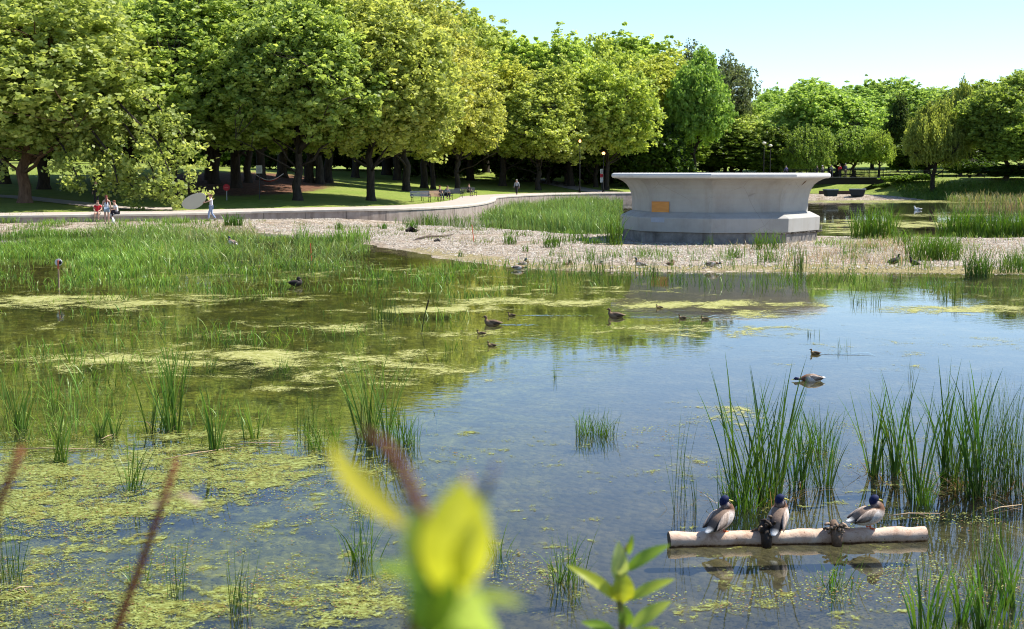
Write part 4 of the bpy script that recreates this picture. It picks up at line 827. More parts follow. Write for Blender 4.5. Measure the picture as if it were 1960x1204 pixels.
# ================================================================== BIRDS
DG = {'drake': dict(tail=(.75, .73, .70), rump=(.025, .025, .03), flank=(.62, .56, .51), back=(.22, .15, .11), breast=(.17, .085, .05), collar=(.7, .68, .65), head=(.008, .014, .06), wing=(.42, .33, .27), wtip=(.10, .07, .055), bill=(.50, .45, .10), leg=(.55, .12, .03)),
      'hen': dict(tail=(.28, .19, .12), rump=(.12, .07, .04), flank=(.26, .17, .10), back=(.10, .065, .04), breast=(.22, .14, .08), collar=(.22, .15, .09), head=(.15, .10, .06), wing=(.15, .10, .065), wtip=(.06, .045, .035), bill=(.22, .13, .04), leg=(.5, .14, .04)),
      'dark': dict(tail=(.06, .05, .045), rump=(.03, .025, .02), flank=(.05, .04, .035), back=(.03, .025, .02), breast=(.05, .04, .035), collar=(.05, .04, .035), head=(.03, .025, .02), wing=(.035, .03, .028), wtip=(.02, .02, .02), bill=(.06, .05, .04), leg=(.2, .08, .03)),
      'chick': dict(tail=(.12, .08, .04), rump=(.10, .06, .035), flank=(.24, .16, .07), back=(.08, .055, .035), breast=(.30, .20, .09), collar=(.28, .19, .09), head=(.13, .085, .05), wing=(.10, .07, .04), wtip=(.08, .05, .03), bill=(.08, .06, .04), leg=(.3, .1, .04)),
      'white': dict(tail=(.7, .7, .7), rump=(.7, .7, .68), flank=(.78, .77, .75), back=(.6, .6, .6), breast=(.78, .77, .75), collar=(.78, .77, .75), head=(.78, .77, .75), wing=(.5, .5, .52), wtip=(.1, .1, .1), bill=(.5, .35, .05), leg=(.4, .2, .05))}
def duck(loc, heading, pitch=0, pl='drake', size=1.0, neck='up', hyaw=0, legs=True, label='', group=None, name='duck', cat='duck'):
    P = DG[pl]; root = empty(name, loc, R(heading), label, cat, group); root.scale = (size,) * 3
    body = [(-.285, .035, .006, .022), (-.25, .03, .014, .036), (-.20, .025, .040, .058), (-.14, .014, .072, .082), (-.06, .004, .098, .106), (.02, 0, .110, .116), (.09, .01, .104, .106)]
    pr_ = R(pitch); cq, sq = math.cos(pr_), math.sin(pr_); B = [((x * cq - z * sq), (x * sq + z * cq), a, b) for x, z, a, b in body]
    bx, bz = .12 * cq - .03 * sq, .12 * sq + .03 * cq
    if neck == 'up': NK = [(bx + .035, bz + .03, .062, .058), (bx + .040, bz + .065, .046, .043), (bx + .034, bz + .098, .033, .031), (bx + .034, bz + .115, .032, .030), (bx + .040, bz + .134, .038, .033), (bx + .058, bz + .150, .041, .035), (bx + .082, bz + .149, .032, .028), (bx + .100, bz + .142, .016, .016)]
    elif neck == 'tuck': NK = [(bx + .012, bz + .030, .080, .078), (bx - .018, bz + .052, .064, .060), (bx - .048, bz + .070, .047, .045), (bx - .062, bz + .086, .050, .047), (bx - .064, bz + .110, .054, .048), (bx - .050, bz + .130, .054, .048), (bx - .020, bz + .128, .043, .038), (bx - .006, bz + .118, .018, .018)]
    elif neck == 'low': NK = [(bx + .03, bz - .01, .060, .056), (bx + .075, bz - .022, .040, .037), (bx + .12, bz - .024, .027, .026), (bx + .15, bz - .020, .026, .025), (bx + .172, bz - .014, .030, .028), (bx + .195, bz - .014, .033, .030), (bx + .215, bz - .020, .026, .024), (bx + .230, bz - .028, .014, .014)]
    A = B + NK; n = 16; nb = len(B); pts = [(x, 0, z) for x, z, _, _ in A]; rd = [(a, b) for _, _, a, b in A]
    def col(i, k):
        c = math.cos(2 * math.pi * k / n)
        if i <= 1: return P['tail']
        if i == 2: return P['rump']
        if i == 3: return P['rump'] if c > -.3 else P['tail']
        if i < nb: return P['back'] if c > .45 else P['flank']
        if i == nb: return P['breast']
        if i == nb + 1: return P['breast']
        if i == nb + 2: return (.32, .26, .24) if pl == 'drake' else P['breast']
        return P['head']
    mb = MB(); mb.tube(pts, rd, n, col, up=(0, 1, 0))
    hc = Vector((A[nb + 3][0], 0, 0)); hy = R(hyaw)
    for r in range(nb + 1, len(A)):
        f = min(1, (r - nb) / 4); Mz = Matrix.Rotation(hy * f, 3, 'Z')
        for k in range(n): v = Vector(mb.v[r * n + k]); mb.v[r * n + k] = tuple(Mz @ (v - hc) + hc)
    # feather breakup in the vertex colours (a plumage pattern)
    bo = mb.build('body', M['vcol'], root, smooth=True, sub=1)
    Mz = Matrix.Rotation(hy, 3, 'Z'); H = lambda x, y, z: Mz @ (Vector((x, y, z)) - hc) + hc
    tx, tz = A[-1][0], A[-1][1]; bl = MB(); bl.tube([H(tx - .008, 0, tz), H(tx + .018, 0, tz - .006), H(tx + .042, 0, tz - .012), H(tx + .052, 0, tz - .014)], [(.013, .014), (.008, .012), (.005, .013), (.002, .006)], 8, P['bill'], up=tuple(Mz @ Vector((0, 1, 0)))); bl.build('bill', M['vcol'], root, smooth=True)
    if size > .5 and pl != 'dark':
        ex, ez = A[-3][0], A[-3][1] + .008
        for sgn in (-1, 1): MB().ball(H(ex, sgn * .029, ez), .0055, 8, 6, (.01, .01, .01)).build('eye', M['vcol'], root, smooth=True)
    for sgn in (-1, 1):
        wb = MB(); Ry = Matrix.Rotation(-pr_ + .05, 3, 'Y') @ Matrix.Rotation(-sgn * .10, 3, 'Z'); c0 = Vector(((-.055) * cq - .035 * sq, sgn * .084, (-.055) * sq + .035 * cq))
        nu, nv = 14, 10; V = []; F = []; C = []
        for j in range(nv + 1):
            u = -1 + 2 * j / nv; prf = math.sqrt(max(0, 1 - u * u)) * (1 if u > 0 else (1 - .45 * abs(u)))
            for k in range(nu):
                q = 2 * math.pi * k / nu; v = Ry @ Vector((u * (.165 if u < 0 else .135), .030 * prf * math.sin(q), .062 * prf * math.cos(q) + .012 * u)); V.append(v + c0)
                m_ = max(0, min(1, (-u - .12) * 1.7)) if math.cos(q) < .6 else 0; m_ = max(m_, .8 if (math.cos(q) < -.45 and abs(u) < .75) else 0); st = (.62 + .55 * ((j * 7 + k * 3) % 5) / 4) * (1 if (j + k) % 3 else 1.25)
                C.append(tuple((P['wing'][e] * (1 - m_) + P['wtip'][e] * m_) * st for e in range(3)))
        for j in range(nv):
            for k in range(nu): F.append((j * nu + k, (j + 1) * nu + k, (j + 1) * nu + (k + 1) % nu, j * nu + (k + 1) % nu))
        wb.add(V, F, C); wb.build('wing', M['vcol'], root, smooth=True)
    if legs:
        for sgn in (-1, 1):
            lg = MB(); x0, z0 = -.005 * cq, -.07; fz = -.135
            lg.tube([(x0 - .01, sgn * .035, z0 + .02), (x0 - .004, sgn * .036, z0 - .02), (x0, sgn * .037, fz + .008)], [.012, .007, .007], 7, P['leg'])
            V = [(x0 - .012, sgn * .037, fz), (x0 + .055, sgn * .037 - .03, fz), (x0 + .066, sgn * .037, fz), (x0 + .055, sgn * .037 + .03, fz), (x0 - .006, sgn * .037, fz + .012), (x0 + .03, sgn * .037, fz + .007)]
            lg.add(V, [(0, 1, 5, 4), (4, 5, 3, 0), (1, 2, 5), (2, 3, 5), (0, 3, 2, 1)], P['leg']); lg.build('leg', M['vcol'], root)
    return root
# log with its birds
LZ = .045; LR = .074
def logp(px, dz=0): 
    t = (px - 1280) / 492; a = at(1281, 1034, LZ); b_ = at(1771, 1023, LZ); p = a.lerp(b_, t); p.z += dz - .02 * math.sin(math.pi * t) * 0 ; return p
g = random.Random(4)
lm, lt, lo = mat('log_wood'); oc = geo(lt); nn = tex(lt, 6, 8, .7, oc, .4); lc = ramp(lt, nn, [(.32, (.38, .22, .14)), (.46, (.62, .43, .31)), (.6, (.68, .52, .40)), (.8, (.78, .66, .55))])
sz = N(lt, 'ShaderNodeSeparateXYZ'); lt.links.new(oc, sz.inputs[0]); wet = ramp(lt, math_(lt, 'ADD', sz.outputs[2], math_(lt, 'MULTIPLY', tex(lt, 30, 3, .6, oc), .04)), [(.02, (.22, .17, .14)), (.035, (1, 1, 1))])
spots = ramp(lt, tex(lt, 55, 2, .5, oc), [(.66, (1, 1, 1)), (.72, (.35, .27, .22))])
pbsdf(lt, lo, mix(lt, 1.0, mix(lt, 1.0, lc, wet, 'MULTIPLY'), spots, 'MULTIPLY'), .75, bump(lt, nn, .6, .02), .25)
mb = MB(); K = 40; P = []; rr = []
for i in range(K + 1):
    p = logp(1280 + 492 * i / K); p.z += .004 * math.sin(i * 1.3); P.append(p); rr.append(LR * (1 + .05 * math.sin(i * .9 + 1) + .03 * math.sin(i * 2.3)) * (1 + (.14 if 24 <= i <= 26 else 0)))
mb.tube(P, rr, 20, cap=False)
lg = mb.build('floating_log', lm, smooth=True); tag(lg, 'pale barkless log floating in the near water with three ducks resting on it', 'log')
d0 = (P[0] - P[1]).normalized(); he = MB(); he.tube([P[0] + d0 * .004, P[0] - d0 * .05], [rr[0] * .98, rr[0] * .9], 20); he.build('hollow_end', plain('hollow_dark', (.03, .022, .016)), lg); he = MB(); he.tube([P[-1] + d0 * .03, P[-1] - d0 * .004], [rr[-1] * .96] * 2, 20); he.build('broken_end', plain('end_grain', (.3, .2, .13)), lg)
for px_, lb, hk, cc, seed in [(1461, 'blackish root stub clinging to the log beside the middle duck', .12, (.035, .026, .02), 5), (1595, 'brown root stub with pale finger like ends on the log left of right duck', .07, (.16, .105, .07), 9)]:
    g = random.Random(seed); p = logp(px_); rt = empty('root_stub', p, 0, lb, 'root stub'); mb = MB()
    mb.tube([(0, -.09, -.05), (.0, -.085, .03), (-.005, -.04, .09), (-.01, .0, .11 + hk * .4)], [(.055, .035), (.05, .04), (.045, .04), (.02, .02)], 9, cc); mb.build('stump', M['vcol'], rt, smooth=True)
    rt.scale = (1.25, 1.25, 1.1)
    for i in range(24):
        a = g.uniform(0, 6.28) if i % 2 else g.uniform(-2.0, -1.1); L = g.uniform(.04, .12); s0 = Vector((g.uniform(-.05, .05), g.uniform(-.10, .0), .06 + g.uniform(0, hk))); d = Vector((math.cos(a), -abs(math.sin(a)) * .4, g.uniform(-.5, .5)))
        fb = MB(); kf = g.uniform(.4, 2.8); c1 = tuple(v_ * kf for v_ in (.14, .10, .07)) if cc[0] > .1 or i < 6 else tuple(x * 1.2 for x in cc); fb.tube([s0, s0 + d * L * .5 + Vector((0, 0, .01)), s0 + d * L], [.013, .011, .009], 6, c1); fb.build('root', M['vcol'], rt, smooth=True)
T = LZ + LR + .112
def onlog(px_, dx=0): p = logp(px_); return (p.x + dx, p.y, T)
duck(onlog(1379), 42, 30, 'drake', .84, 'tuck', -35, label='blue headed drake with brown back, standing leftmost on the log', name='mallard')
duck(onlog(1487), 66, 38, 'drake', .82, 'tuck', -62, label='blue headed drake seen from behind, standing in the middle of the log', name='mallard')
duck(onlog(1662), 16, 16, 'drake', .84, 'tuck', -8, label='pale bodied drake with black rump, standing rightmost on the log', name='mallard')
def water_duck(px_, py_, hd, pl, size, neck, lb, pitch=0, grp=None, cat='duck', name='mallard'):
    p = at(px_, py_, 0); duck((p.x, p.y, .035 * size), hd, pitch, pl, size, neck, 0, False, lb, grp, name, cat)
water_duck(942, 622, 176, 'hen', .86, 'up', 'brown duck swimming left, leftmost adult in the middle of the pond')
water_duck(1178, 607, 172, 'hen', .86, 'up', 'brown duck swimming left with a wake, in front of the fountain reflection')
water_duck(1553, 729, 184, 'drake', .82, 'low', 'pale drake feeding with its head stretched on the water, right half')
for x, y, hd, lb in [(979, 605, 185, 'duckling ahead of the wake, upper left of the brood'), (921, 640, 180, 'duckling just below the leftmost adult'), (941, 663, 200, 'lowest duckling, below the leftmost adult'), (1306, 610, 180, 'first duckling trailing behind the right hand adult'), (1349, 612, 182, 'last duckling at the far right end of the wake'), (1262, 590, 200, 'duckling crossing the pale algae above the wake'), (1560, 678, 178, 'lone dark duckling swimming above the feeding drake')]:
    water_duck(x, y, hd, 'chick', .42, 'up', lb, cat='duckling', name='duckling')
def land_duck(px_, py_, hd, pl, lb, neck='tuck', pitch=5, hy=0, size=1.0, legs=True, dz=.0):
    p = at(px_, py_, .1); z = zb(p.x, p.y); p = at(px_, py_, max(z, 0)); duck((p.x, p.y, max(z, 0) + (.13 if legs else .075) * size + dz), hd, pitch, pl, size, neck, hy, legs, lb, None, 'mallard', 'duck')
land_duck(1003, 509, 10, 'drake', 'drake resting on the shore at the left end of the row of ducks', legs=False)
land_duck(992, 516, 5, 'drake', 'pale duck lying at the water edge just below the leftmost resting drake', 'low', 0, legs=False, size=.9)
land_duck(1087, 512, 8, 'hen', 'brown duck resting at the water edge, second along the shore row', legs=False)
land_duck(1144, 512, 12, 'drake', 'faint grey duck sitting among green stems, third along the shore row', 'up', legs=False, size=.8)
land_duck(1226, 513, 160, 'drake', 'drake standing on the gravel in front of the left part of the fountain', 'up', 12)
land_duck(1284, 508, 10, 'hen', 'small brown duck sitting on the gravel in front of the orange board', legs=False, size=.75)
land_duck(1362, 512, 0, 'drake', 'dark headed duck preening on the gravel below the middle of the fountain', 'low', 5, size=1.0)
land_duck(1712, 507, 15, 'dark', 'left one of two black looking ducks standing on the right shore', 'up', 18, size=1.05)
land_duck(1750, 509, 165, 'dark', 'right one of two black looking ducks standing on the right shore', 'up', 20, size=.85)
land_duck(445, 492, 150, 'drake', 'duck peeping out of the marsh grass on the left', 'up', 20, dz=.45)
land_duck(567, 547, 10, 'dark', 'dark duck resting in the wet grass edge left of the pale algae', 'tuck', 0, legs=False)
water_duck(1756, 402, 170, 'white', 1.5, 'up', 'white bird floating on the far pond', cat='gull', name='white_bird')
# wakes: low real ripples trailing the swimmers
def wake(px0, py0, L, hw, lb, dirx=1):
    p = at(px0, py0, 0); V = []; n = 60; m_ = 12
    for i in range(n + 1):
        t = i / n; x = p.x + dirx * L * t; w_ = hw * (.12 + .88 * t ** .8)
        for j in range(m_ + 1): v = -1 + 2 * j / m_; h = .010 * (1 - t * .7) * math.cos(v * 9.5) * math.sin(x * 24 + abs(v) * 6) * (1 - v * v) * min(1, t * 6) * min(1, (1 - t) * 4); V.append((x, p.y + v * w_, .003 + h * .5))
    F = [(i * (m_ + 1) + j, (i + 1) * (m_ + 1) + j, (i + 1) * (m_ + 1) + j + 1, i * (m_ + 1) + j + 1)[::int(dirx)] for i in range(n) for j in range(m_)]
    o = MB().add(V, F).build('ripples', M['water'], smooth=True); tag(o, kind='structure')
wake(985, 604, 2.6, .40, ''); wake(1190, 607, 3.0, .45, ''); wake(955, 622, 1.0, .30, ''); wake(1566, 678, 1.0, .25, '')

# ================================================================== PEOPLE
MC = {}
def cmat(c, nm='cloth'):
    k = (nm,) + tuple(c)
    if k not in MC: MC[k] = plain(nm, c, .8, .12, 20)
    return MC[k]
def skin_obj(name, chains, root_i, m, parent, sub=1):
    V = []; E = []; RR = []; idx = {}
    for ch_ in chains:
        prev = None
        for nm, p, r in ch_:
            if nm not in idx: idx[nm] = len(V); V.append(p); RR.append(r)
            i = idx[nm]
            if prev is not None and (prev, i) not in E: E.append((prev, i))
            prev = i
    me = bpy.data.meshes.new(name); me.from_pydata(V, E, []); o = link(name, me, None, parent)
    sm = o.modifiers.new('skin', 'SKIN'); sl = me.skin_vertices[0].data if me.skin_vertices else None
    if sl is None: return o
    for i, r in enumerate(RR): sl[i].radius = (r, r) if not hasattr(r, '__len__') else r; sl[i].use_root = (i == root_i)
    sm.use_smooth_shade = True; s2 = o.modifiers.new('sub', 'SUBSURF'); s2.levels = sub; s2.render_levels = sub
    me.materials.append(m); return o
def ensure_skin(me): pass
def person(loc, face, pose='stand', h=1.7, top=(.5, .5, .5), bot=(.05, .05, .07), hair=(.05, .03, .02), label='', long_hair=False, sleeves=1, shorts=False, hat=None, group=None, arms=None, lean=0):
    """local +Y is forward; loc is the ground (or seat) point"""
    k = h / 1.75; root = empty('person', loc, face, label, 'person', group); root.scale = (k, k, k)
    J = dict(pel=(0, 0, .95), ch=(0, .0, 1.24), nb=(0, -.01, 1.44), hl=(0, .015, 1.56), hm=(0, .02, 1.64), ht=(0, .01, 1.715))
    for s, t in ((-1, 'l'), (1, 'r')):
        J.update({t + 's': (s * .18, -.01, 1.41), t + 'e': (s * .235, -.03, 1.13), t + 'w': (s * .24, .05, .89), t + 'p': (s * .24, .07, .82), t + 'h': (s * .09, 0, .92), t + 'k': (s * .10, .03, .50), t + 'a': (s * .10, -.02, .09), t + 't': (s * .11, .14, .035)})
    if pose == 'walk': J.update(lk=(-.1, .17, .52), la=(-.1, .20, .10), lt=(-.1, .35, .05), rk=(.1, -.02, .50), ra=(.1, -.28, .14), rt=(.1, -.16, .04), le=(-.24, -.12, 1.14), lw=(-.23, -.12, .90), lp=(-.23, -.11, .83), re=(.24, .08, 1.14), rw=(.22, .22, .94), rp=(.22, .26, .88))
    if pose in ('sit', 'sitfwd'):
        dz = -.88
        for q in ('pel', 'ch', 'nb', 'hl', 'hm', 'ht', 'ls', 'rs'): a = J[q]; J[q] = (a[0], a[1] + (.0 if pose == 'sit' else .22 * max(0, a[2] - .95) * 1.2), a[2] + dz)
        for s, t in ((-1, 'l'), (1, 'r')):
            J[t + 'h'] = (s * .09, .02, .05); J[t + 'k'] = (s * .12, .44, .08); J[t + 'a'] = (s * .12, .46, -.33); J[t + 't'] = (s * .13, .60, -.39); f = 0 if pose == 'sit' else .1
            J[t + 'e'] = (s * .24, .06 + f, .30); J[t + 'w'] = (s * .14, .28 + f, .22); J[t + 'p'] = (s * .12, .34 + f, .20)
        if pose == 'sitfwd':
            for s, t in ((-1, 'l'), (1, 'r')): J[t + 'k'] = (s * .12, .34, .22); J[t + 'a'] = (s * .12, .38, -.18); J[t + 't'] = (s * .13, .50, -.24); J[t + 'w'] = (s * .10, .42, .28); J[t + 'p'] = (s * .08, .48, .27)
    if arms: J.update(arms)
    g3 = lambda n_, r: (n_, J[n_], r)
    def fingers(t, s):
        p = Vector(J[t + 'p']); w_ = Vector(J[t + 'w']); d = (p - w_).normalized(); sd = Vector((0, 1, 0)) if abs(d.z) > .6 else Vector((0, 0, 1)); out = []
        for i, (o_, L) in enumerate([(-.03, .062), (-.01, .075), (.01, .07), (.03, .055)]):
            b1 = p + d * .03 + sd * o_; out.append([(t + 'p', J[t + 'p'], .032), (t + 'f%d' % i, tuple(b1 + d * .025), .010), (t + 'g%d' % i, tuple(b1 + d * L + Vector((-s * .012, 0, 0))), .008)])
        out.append([(t + 'p', J[t + 'p'], .032), (t + 'th', tuple(p + sd * .05 - d * .01), .012), (t + 'ti', tuple(p + sd * .065 + d * .03), .009)]); return out
    ch = [[g3('pel', (.13, .10)), g3('ch', (.15, .10)), g3('nb', (.075, .07)), g3('hl', (.062, .072)), g3('hm', (.078, .095)), g3('ht', (.055, .07))], [g3('hm', (.078, .095)), ('nose', (J['hm'][0], J['hm'][1] + .115, J['hm'][2] - .02), .014)]]
    for s, t in ((-1, 'l'), (1, 'r')):
        ch += [[g3('nb', (.075, .07)), g3(t + 's', .058), g3(t + 'e', .043), g3(t + 'w', .028), g3(t + 'p', .032)], [g3('pel', (.13, .10)), g3(t + 'h', .088), g3(t + 'k', .058), g3(t + 'a', .038), g3(t + 't', .03)]] + fingers(t, s)
        ch.append([g3('hm', (.078, .095)), (t + 'ear', (J['hm'][0] + s * .088, J['hm'][1] - .005, J['hm'][2] - .01), .012)])
    skin_obj('body', ch, 0, M['skin'], root)
    tc = [[g3('pel', (.145, .115)), g3('ch', (.168, .118)), ('nbx', tuple(Vector(J['nb']) - Vector((0, 0, .03))), (.09, .08))]]
    for t in 'lr':
        a = Vector(J[t + 's']); e = Vector(J[t + 'e']); w_ = Vector(J[t + 'w'])
        if sleeves: tc.append([('nbx', 0, 0), g3(t + 's', .072)] + ([(t + 'm', tuple(a.lerp(e, .6)), .062)] if sleeves == 1 else [g3(t + 'e', .056), (t + 'wm', tuple(e.lerp(w_, .92)), .042)]))
    tc = [[(n_, (p if p != 0 else tc[0][2][1]), (r if r != 0 else (.09, .08))) for n_, p, r in c_] for c_ in tc]
    skin_obj('shirt', tc, 0, cmat(top), root)
    bc = []
    for t in 'lr':
        hp, kn, an = Vector(J[t + 'h']), Vector(J[t + 'k']), Vector(J[t + 'a'])
        bc.append([('pel', tuple(Vector(J['pel']) - Vector((0, 0, .02))), (.15, .125)), (t + 'h', J[t + 'h'], .105)] + ([(t + 'km', tuple(hp.lerp(kn, .55)), .09)] if shorts else [(t + 'k', J[t + 'k'], .073), (t + 'am', tuple(kn.lerp(an, .93)), .055)]))
    skin_obj('trousers' if not shorts else 'shorts', bc, 0, cmat(bot), root)
    hd = Vector(J['hm']); hb = MB(); hb.ball(hd + Vector((0, -.022, .032)), (.093, .105, .095), 14, 9)
    if long_hair: hb.tube([hd + Vector((0, -.06, .03)), hd + Vector((0, -.11, -.10)), hd + Vector((0, -.12, -.26)), hd + Vector((.01, -.11, -.42))], [(.07, .06), (.095, .05), (.09, .045), (.04, .03)], 10)
    hb.build('hair', cmat(hair, 'hair'), root, smooth=True)
    for s in (-1, 1): MB().ball(hd + Vector((s * .03, .082, .012)), .009, 6, 5).build('eye', cmat((.02, .015, .01), 'eye'), root)
    if hat: MB().ball(hd + Vector((0, 0, .055)), (.105, .118, .075), 14, 8).ball(hd + Vector((0, .1, .05)), (.07, .08, .012), 10, 6).build('cap', cmat(hat), root, smooth=True)
    for t in 'lr':
        a, tt_ = Vector(J[t + 'a']), Vector(J[t + 't']); sh = MB(); sh.tube([a + Vector((0, -.04, -.045)), a.lerp(tt_, .5) + Vector((0, 0, -.02)), tt_ + Vector((0, .03, 0))], [(.045, .05), (.045, .045), (.03, .03)], 8); sh.build('shoe', cmat((.12, .11, .11), 'shoe'), root, smooth=True)
    return root
def wall_seat(px_):
    best = min((p for p in EP), key=lambda p: abs(proj(p.x, p.y, .8)[0] - px_)); 
    for a, b in zip(EP[:-1], EP[1:]):
        xa, xb = proj(a.x, a.y, .8)[0], proj(b.x, b.y, .8)[0]
        if min(xa, xb) <= px_ <= max(xa, xb) and 72 < a.y < 95: t = (px_ - xa) / (xb - xa); q = a.lerp(b, t); return Vector((q.x, q.y + .15, float(zpark_uv(q.x * .866 + q.y * .5, 0)) + .08))
PI = math.pi
person(wall_seat(186), PI + .1, 'sit', 1.7, (.55, .02, .03), (.25, .23, .2), (.10, .05, .03), 'person in a red shirt sitting on the basin wall below the leafy bough', shorts=True)
person(wall_seat(223) , PI - .9, 'sitfwd', 1.7, (.75, .74, .74), (.02, .02, .03), (.16, .06, .03), 'person in a white tee shirt sitting on the wall and leaning forward over the knees')
p = at(205, 432, .25); person((p.x, p.y, zb(p.x, p.y)), .3, 'stand', 1.68, (.62, .62, .66), (.25, .33, .42), (.10, .02, .015), 'person with long reddish hair, white top and blue shorts standing before the wall', long_hair=True, sleeves=0, shorts=True)
p = ground(185, 393); person(p, PI, 'stand', 1.8, (.012, .012, .015), (.02, .02, .03), (.01, .01, .01), 'person dressed in black standing on the path behind the seated group', sleeves=2)
# person with the oval board
p = at(405, 424, .3); pz = zb(p.x, p.y); 
person((p.x, p.y, pz), PI / 2 + .25, 'walk', 1.66, (.66, .64, .68), (.28, .35, .5), (.14, .07, .04), 'person in a white top and pale blue jeans walking left with a large oval board', arms=dict(le=(-.30, .16, 1.30), lw=(-.26, .38, 1.22), lp=(-.25, .45, 1.22), re=(.30, .12, 1.58), rw=(.12, .10, 1.80), rp=(.06, .16, 1.80)))
bp = Vector((p.x - .98, p.y - .32, pz + 1.22)); Rb = Matrix.Rotation(R(-24), 3, 'Y') @ Matrix.Rotation(R(8), 3, 'X'); mb = MB(); V = []; nn_ = 36
for f_, y_ in ((1, -.02), (1, .02)):
    for k in range(nn_): q = 2 * PI * k / nn_; V.append(Rb @ Vector((.80 * math.cos(q), y_, .44 * math.sin(q) + .06 * math.cos(q) ** 2)) + bp)
mb.add(V, [tuple(range(nn_)), tuple(range(nn_, 2 * nn_))[::-1]] + [(k, nn_ + k, nn_ + (k + 1) % nn_, (k + 1) % nn_) for k in range(nn_)]); tag(mb.build('oval_board', plain('cream_board', (.56, .52, .42), .5, .05)), 'large cream oval board carried above the grass by the walking person', 'board')
p = at(217, 433, .2); mb = MB(); mb.tube([(p.x, p.y, zb(p.x, p.y)), (p.x, p.y, zb(p.x, p.y) + .22), (p.x - .03, p.y, zb(p.x, p.y) + .38)], [(.16, .09), (.15, .08), (.04, .03)], 10); tag(mb.build('white_bag', cmat((.7, .7, .7)), smooth=True), 'small white bag standing in the grass beside the long haired person', 'bag')
# benches
def bench(loc, rz, c, label, occupied=False):
    rt = empty('park_bench', loc, rz, label, 'bench'); mt = plain('bench_slats', c, .5, .2, 10); W = 1.75
    s_ = MB(); [s_.box((0, .06 + i * .115, .44), (W, .095, .035)) for i in range(4)]; s_.build('seat', mt, rt)
    b_ = MB(); Rx = Matrix.Rotation(R(12), 3, 'X'); [b_.box((0, -.02 - i * .024, .54 + i * .112), (W, .03, .095), rot=Rx) for i in range(4)]; b_.build('backrest', mt, rt)
    for s in (-1, 1):
        l = MB(); x = s * .78; l.tube([(x, .42, 0), (x, .40, .25), (x, .36, .42)], [.025, .022, .022], 6); l.tube([(x, -.06, 0), (x, .02, .24), (x, .0, .44), (x, -.10, .92)], [.025, .022, .022, .018], 6); l.tube([(x, -.02, .40), (x, .42, .40)], .02, 6); l.tube([(x, -.04, .62), (x, .2, .66), (x, .42, .62), (x, .43, .42)], .018, 6); l.build('leg', M['black_metal'], rt)
    return rt
B0 = R(-105)
bpos = [ground(804, 387), ground(823, 386), ground(847, 384), ground(868, 379), ground(896, 376)]
bench(bpos[0], R(205), (.10, .12, .15), 'grey blue bench, leftmost of the row beside the promenade')
bench(bpos[1], R(205), (.46, .30, .20), 'tan wooden bench right of the grey blue one')
bench(bpos[2], R(215), (.05, .05, .06), 'dark bench with two people sitting on it')
bench(bpos[3], R(215), (.03, .035, .04), 'empty dark bench behind the couple')
bench(bpos[4], R(215), (.04, .04, .045), 'dark bench with one person in the shade of the Y shaped trunk')
def on_bench(b_, off, rz): q = Matrix.Rotation(rz, 3, 'Z') @ Vector((off, .14, .46)); return b_ + q
person(on_bench(bpos[2], .38, R(215)), R(215), 'sit', 1.72, (.05, .04, .06), (.04, .05, .07), (.20, .05, .03), 'red haired person in dark clothes on the dark bench', sleeves=1)
person(on_bench(bpos[2], -.32, R(215)), R(215), 'sitfwd', 1.75, (.16, .17, .20), (.02, .02, .03), (.04, .03, .02), 'person in grey and black leaning forward at the right end of the dark bench', sleeves=2)
person(on_bench(bpos[4], 0, R(215)), R(215), 'sit', 1.72, (.06, .055, .05), (.05, .05, .045), (.05, .03, .02), 'person in dull clothes alone on the farthest bench', sleeves=2)
person(ground(989, 374), PI * .5 + 1.2, 'walk', 1.74, (.33, .35, .38), (.015, .015, .02), (.35, .33, .32), 'grey haired person in a grey jacket walking on the promenade', sleeves=2)
# ================================================================== SIGNS, POSTS, LAMPS
def post_sign(loc, h, label, plates, pole=(.03, .03, .035), rad=.03, name='park_sign'):
    rt = empty(name, loc, 0, label, 'sign'); MB().tube([(0, .03, -.2), (0, .03, h)], rad, 8).build('post', plain('post_paint', pole, .5), rt)
    for nm, w_, hh, zc, c, rnd in plates:
        if rnd:
            mb = MB(); mb.tube([(0, 0, zc), (0, -.03, zc)], w_ / 2, 24)
        else: mb = MB().box((0, -.015, zc), (w_, .03, hh))
        mb.build(nm, plain(nm, c, .5, .06), rt, bevel=.004)
    return rt
rt = post_sign(ground(1152, 364), 2.75, 'tall black notice post with white plates and a red square beside the fountain rim', [('white_plate', .46, .62, 2.45, (.62, .62, .62), 0), ('red_plate', .46, .44, 1.89, (.55, .03, .05), 0), ('lower_plate', .46, .66, 1.32, (.66, .66, .67), 0)], rad=.07)
mb = MB(); [mb.box((x, -.035, 2.45 + z), (.05, .008, .1)) for x in (-.08, .0, .08) for z in (-.15, 0, .15)]; mb.build('symbols', cmat((.15, .15, .15), 'print'), rt); MB().tube([(0, -.032, 1.89), (0, -.038, 1.89)], .12, 16).build('disc', cmat((.25, .01, .02), 'print'), rt); MB().box((0, -.035, 1.35), (.07, .008, .3)).build('mark', cmat((.35, .4, .5), 'print'), rt)
rt = post_sign(ground(497, 382), 2.6, 'white rectangular notice high on a dark post among the maple trunks', [('plate', .48, .62, 2.3, (.45, .46, .42), 0)]); mb = MB(); [mb.box((0, -.033, 2.12 + i * .09), (.34, .006, .025)) for i in range(5)]; mb.build('lettering', cmat((.12, .12, .12), 'print'), rt)
rt = post_sign(ground(434, 384), 1.15, 'round red sign on a short grey pole behind the person with the board', [('disc', .52, 0, .98, (.42, .02, .035), 1)], (.4, .4, .4)); MB().box((0, -.034, .98), (.3, .006, .07)).build('bar', cmat((.55, .12, .13), 'print'), rt)
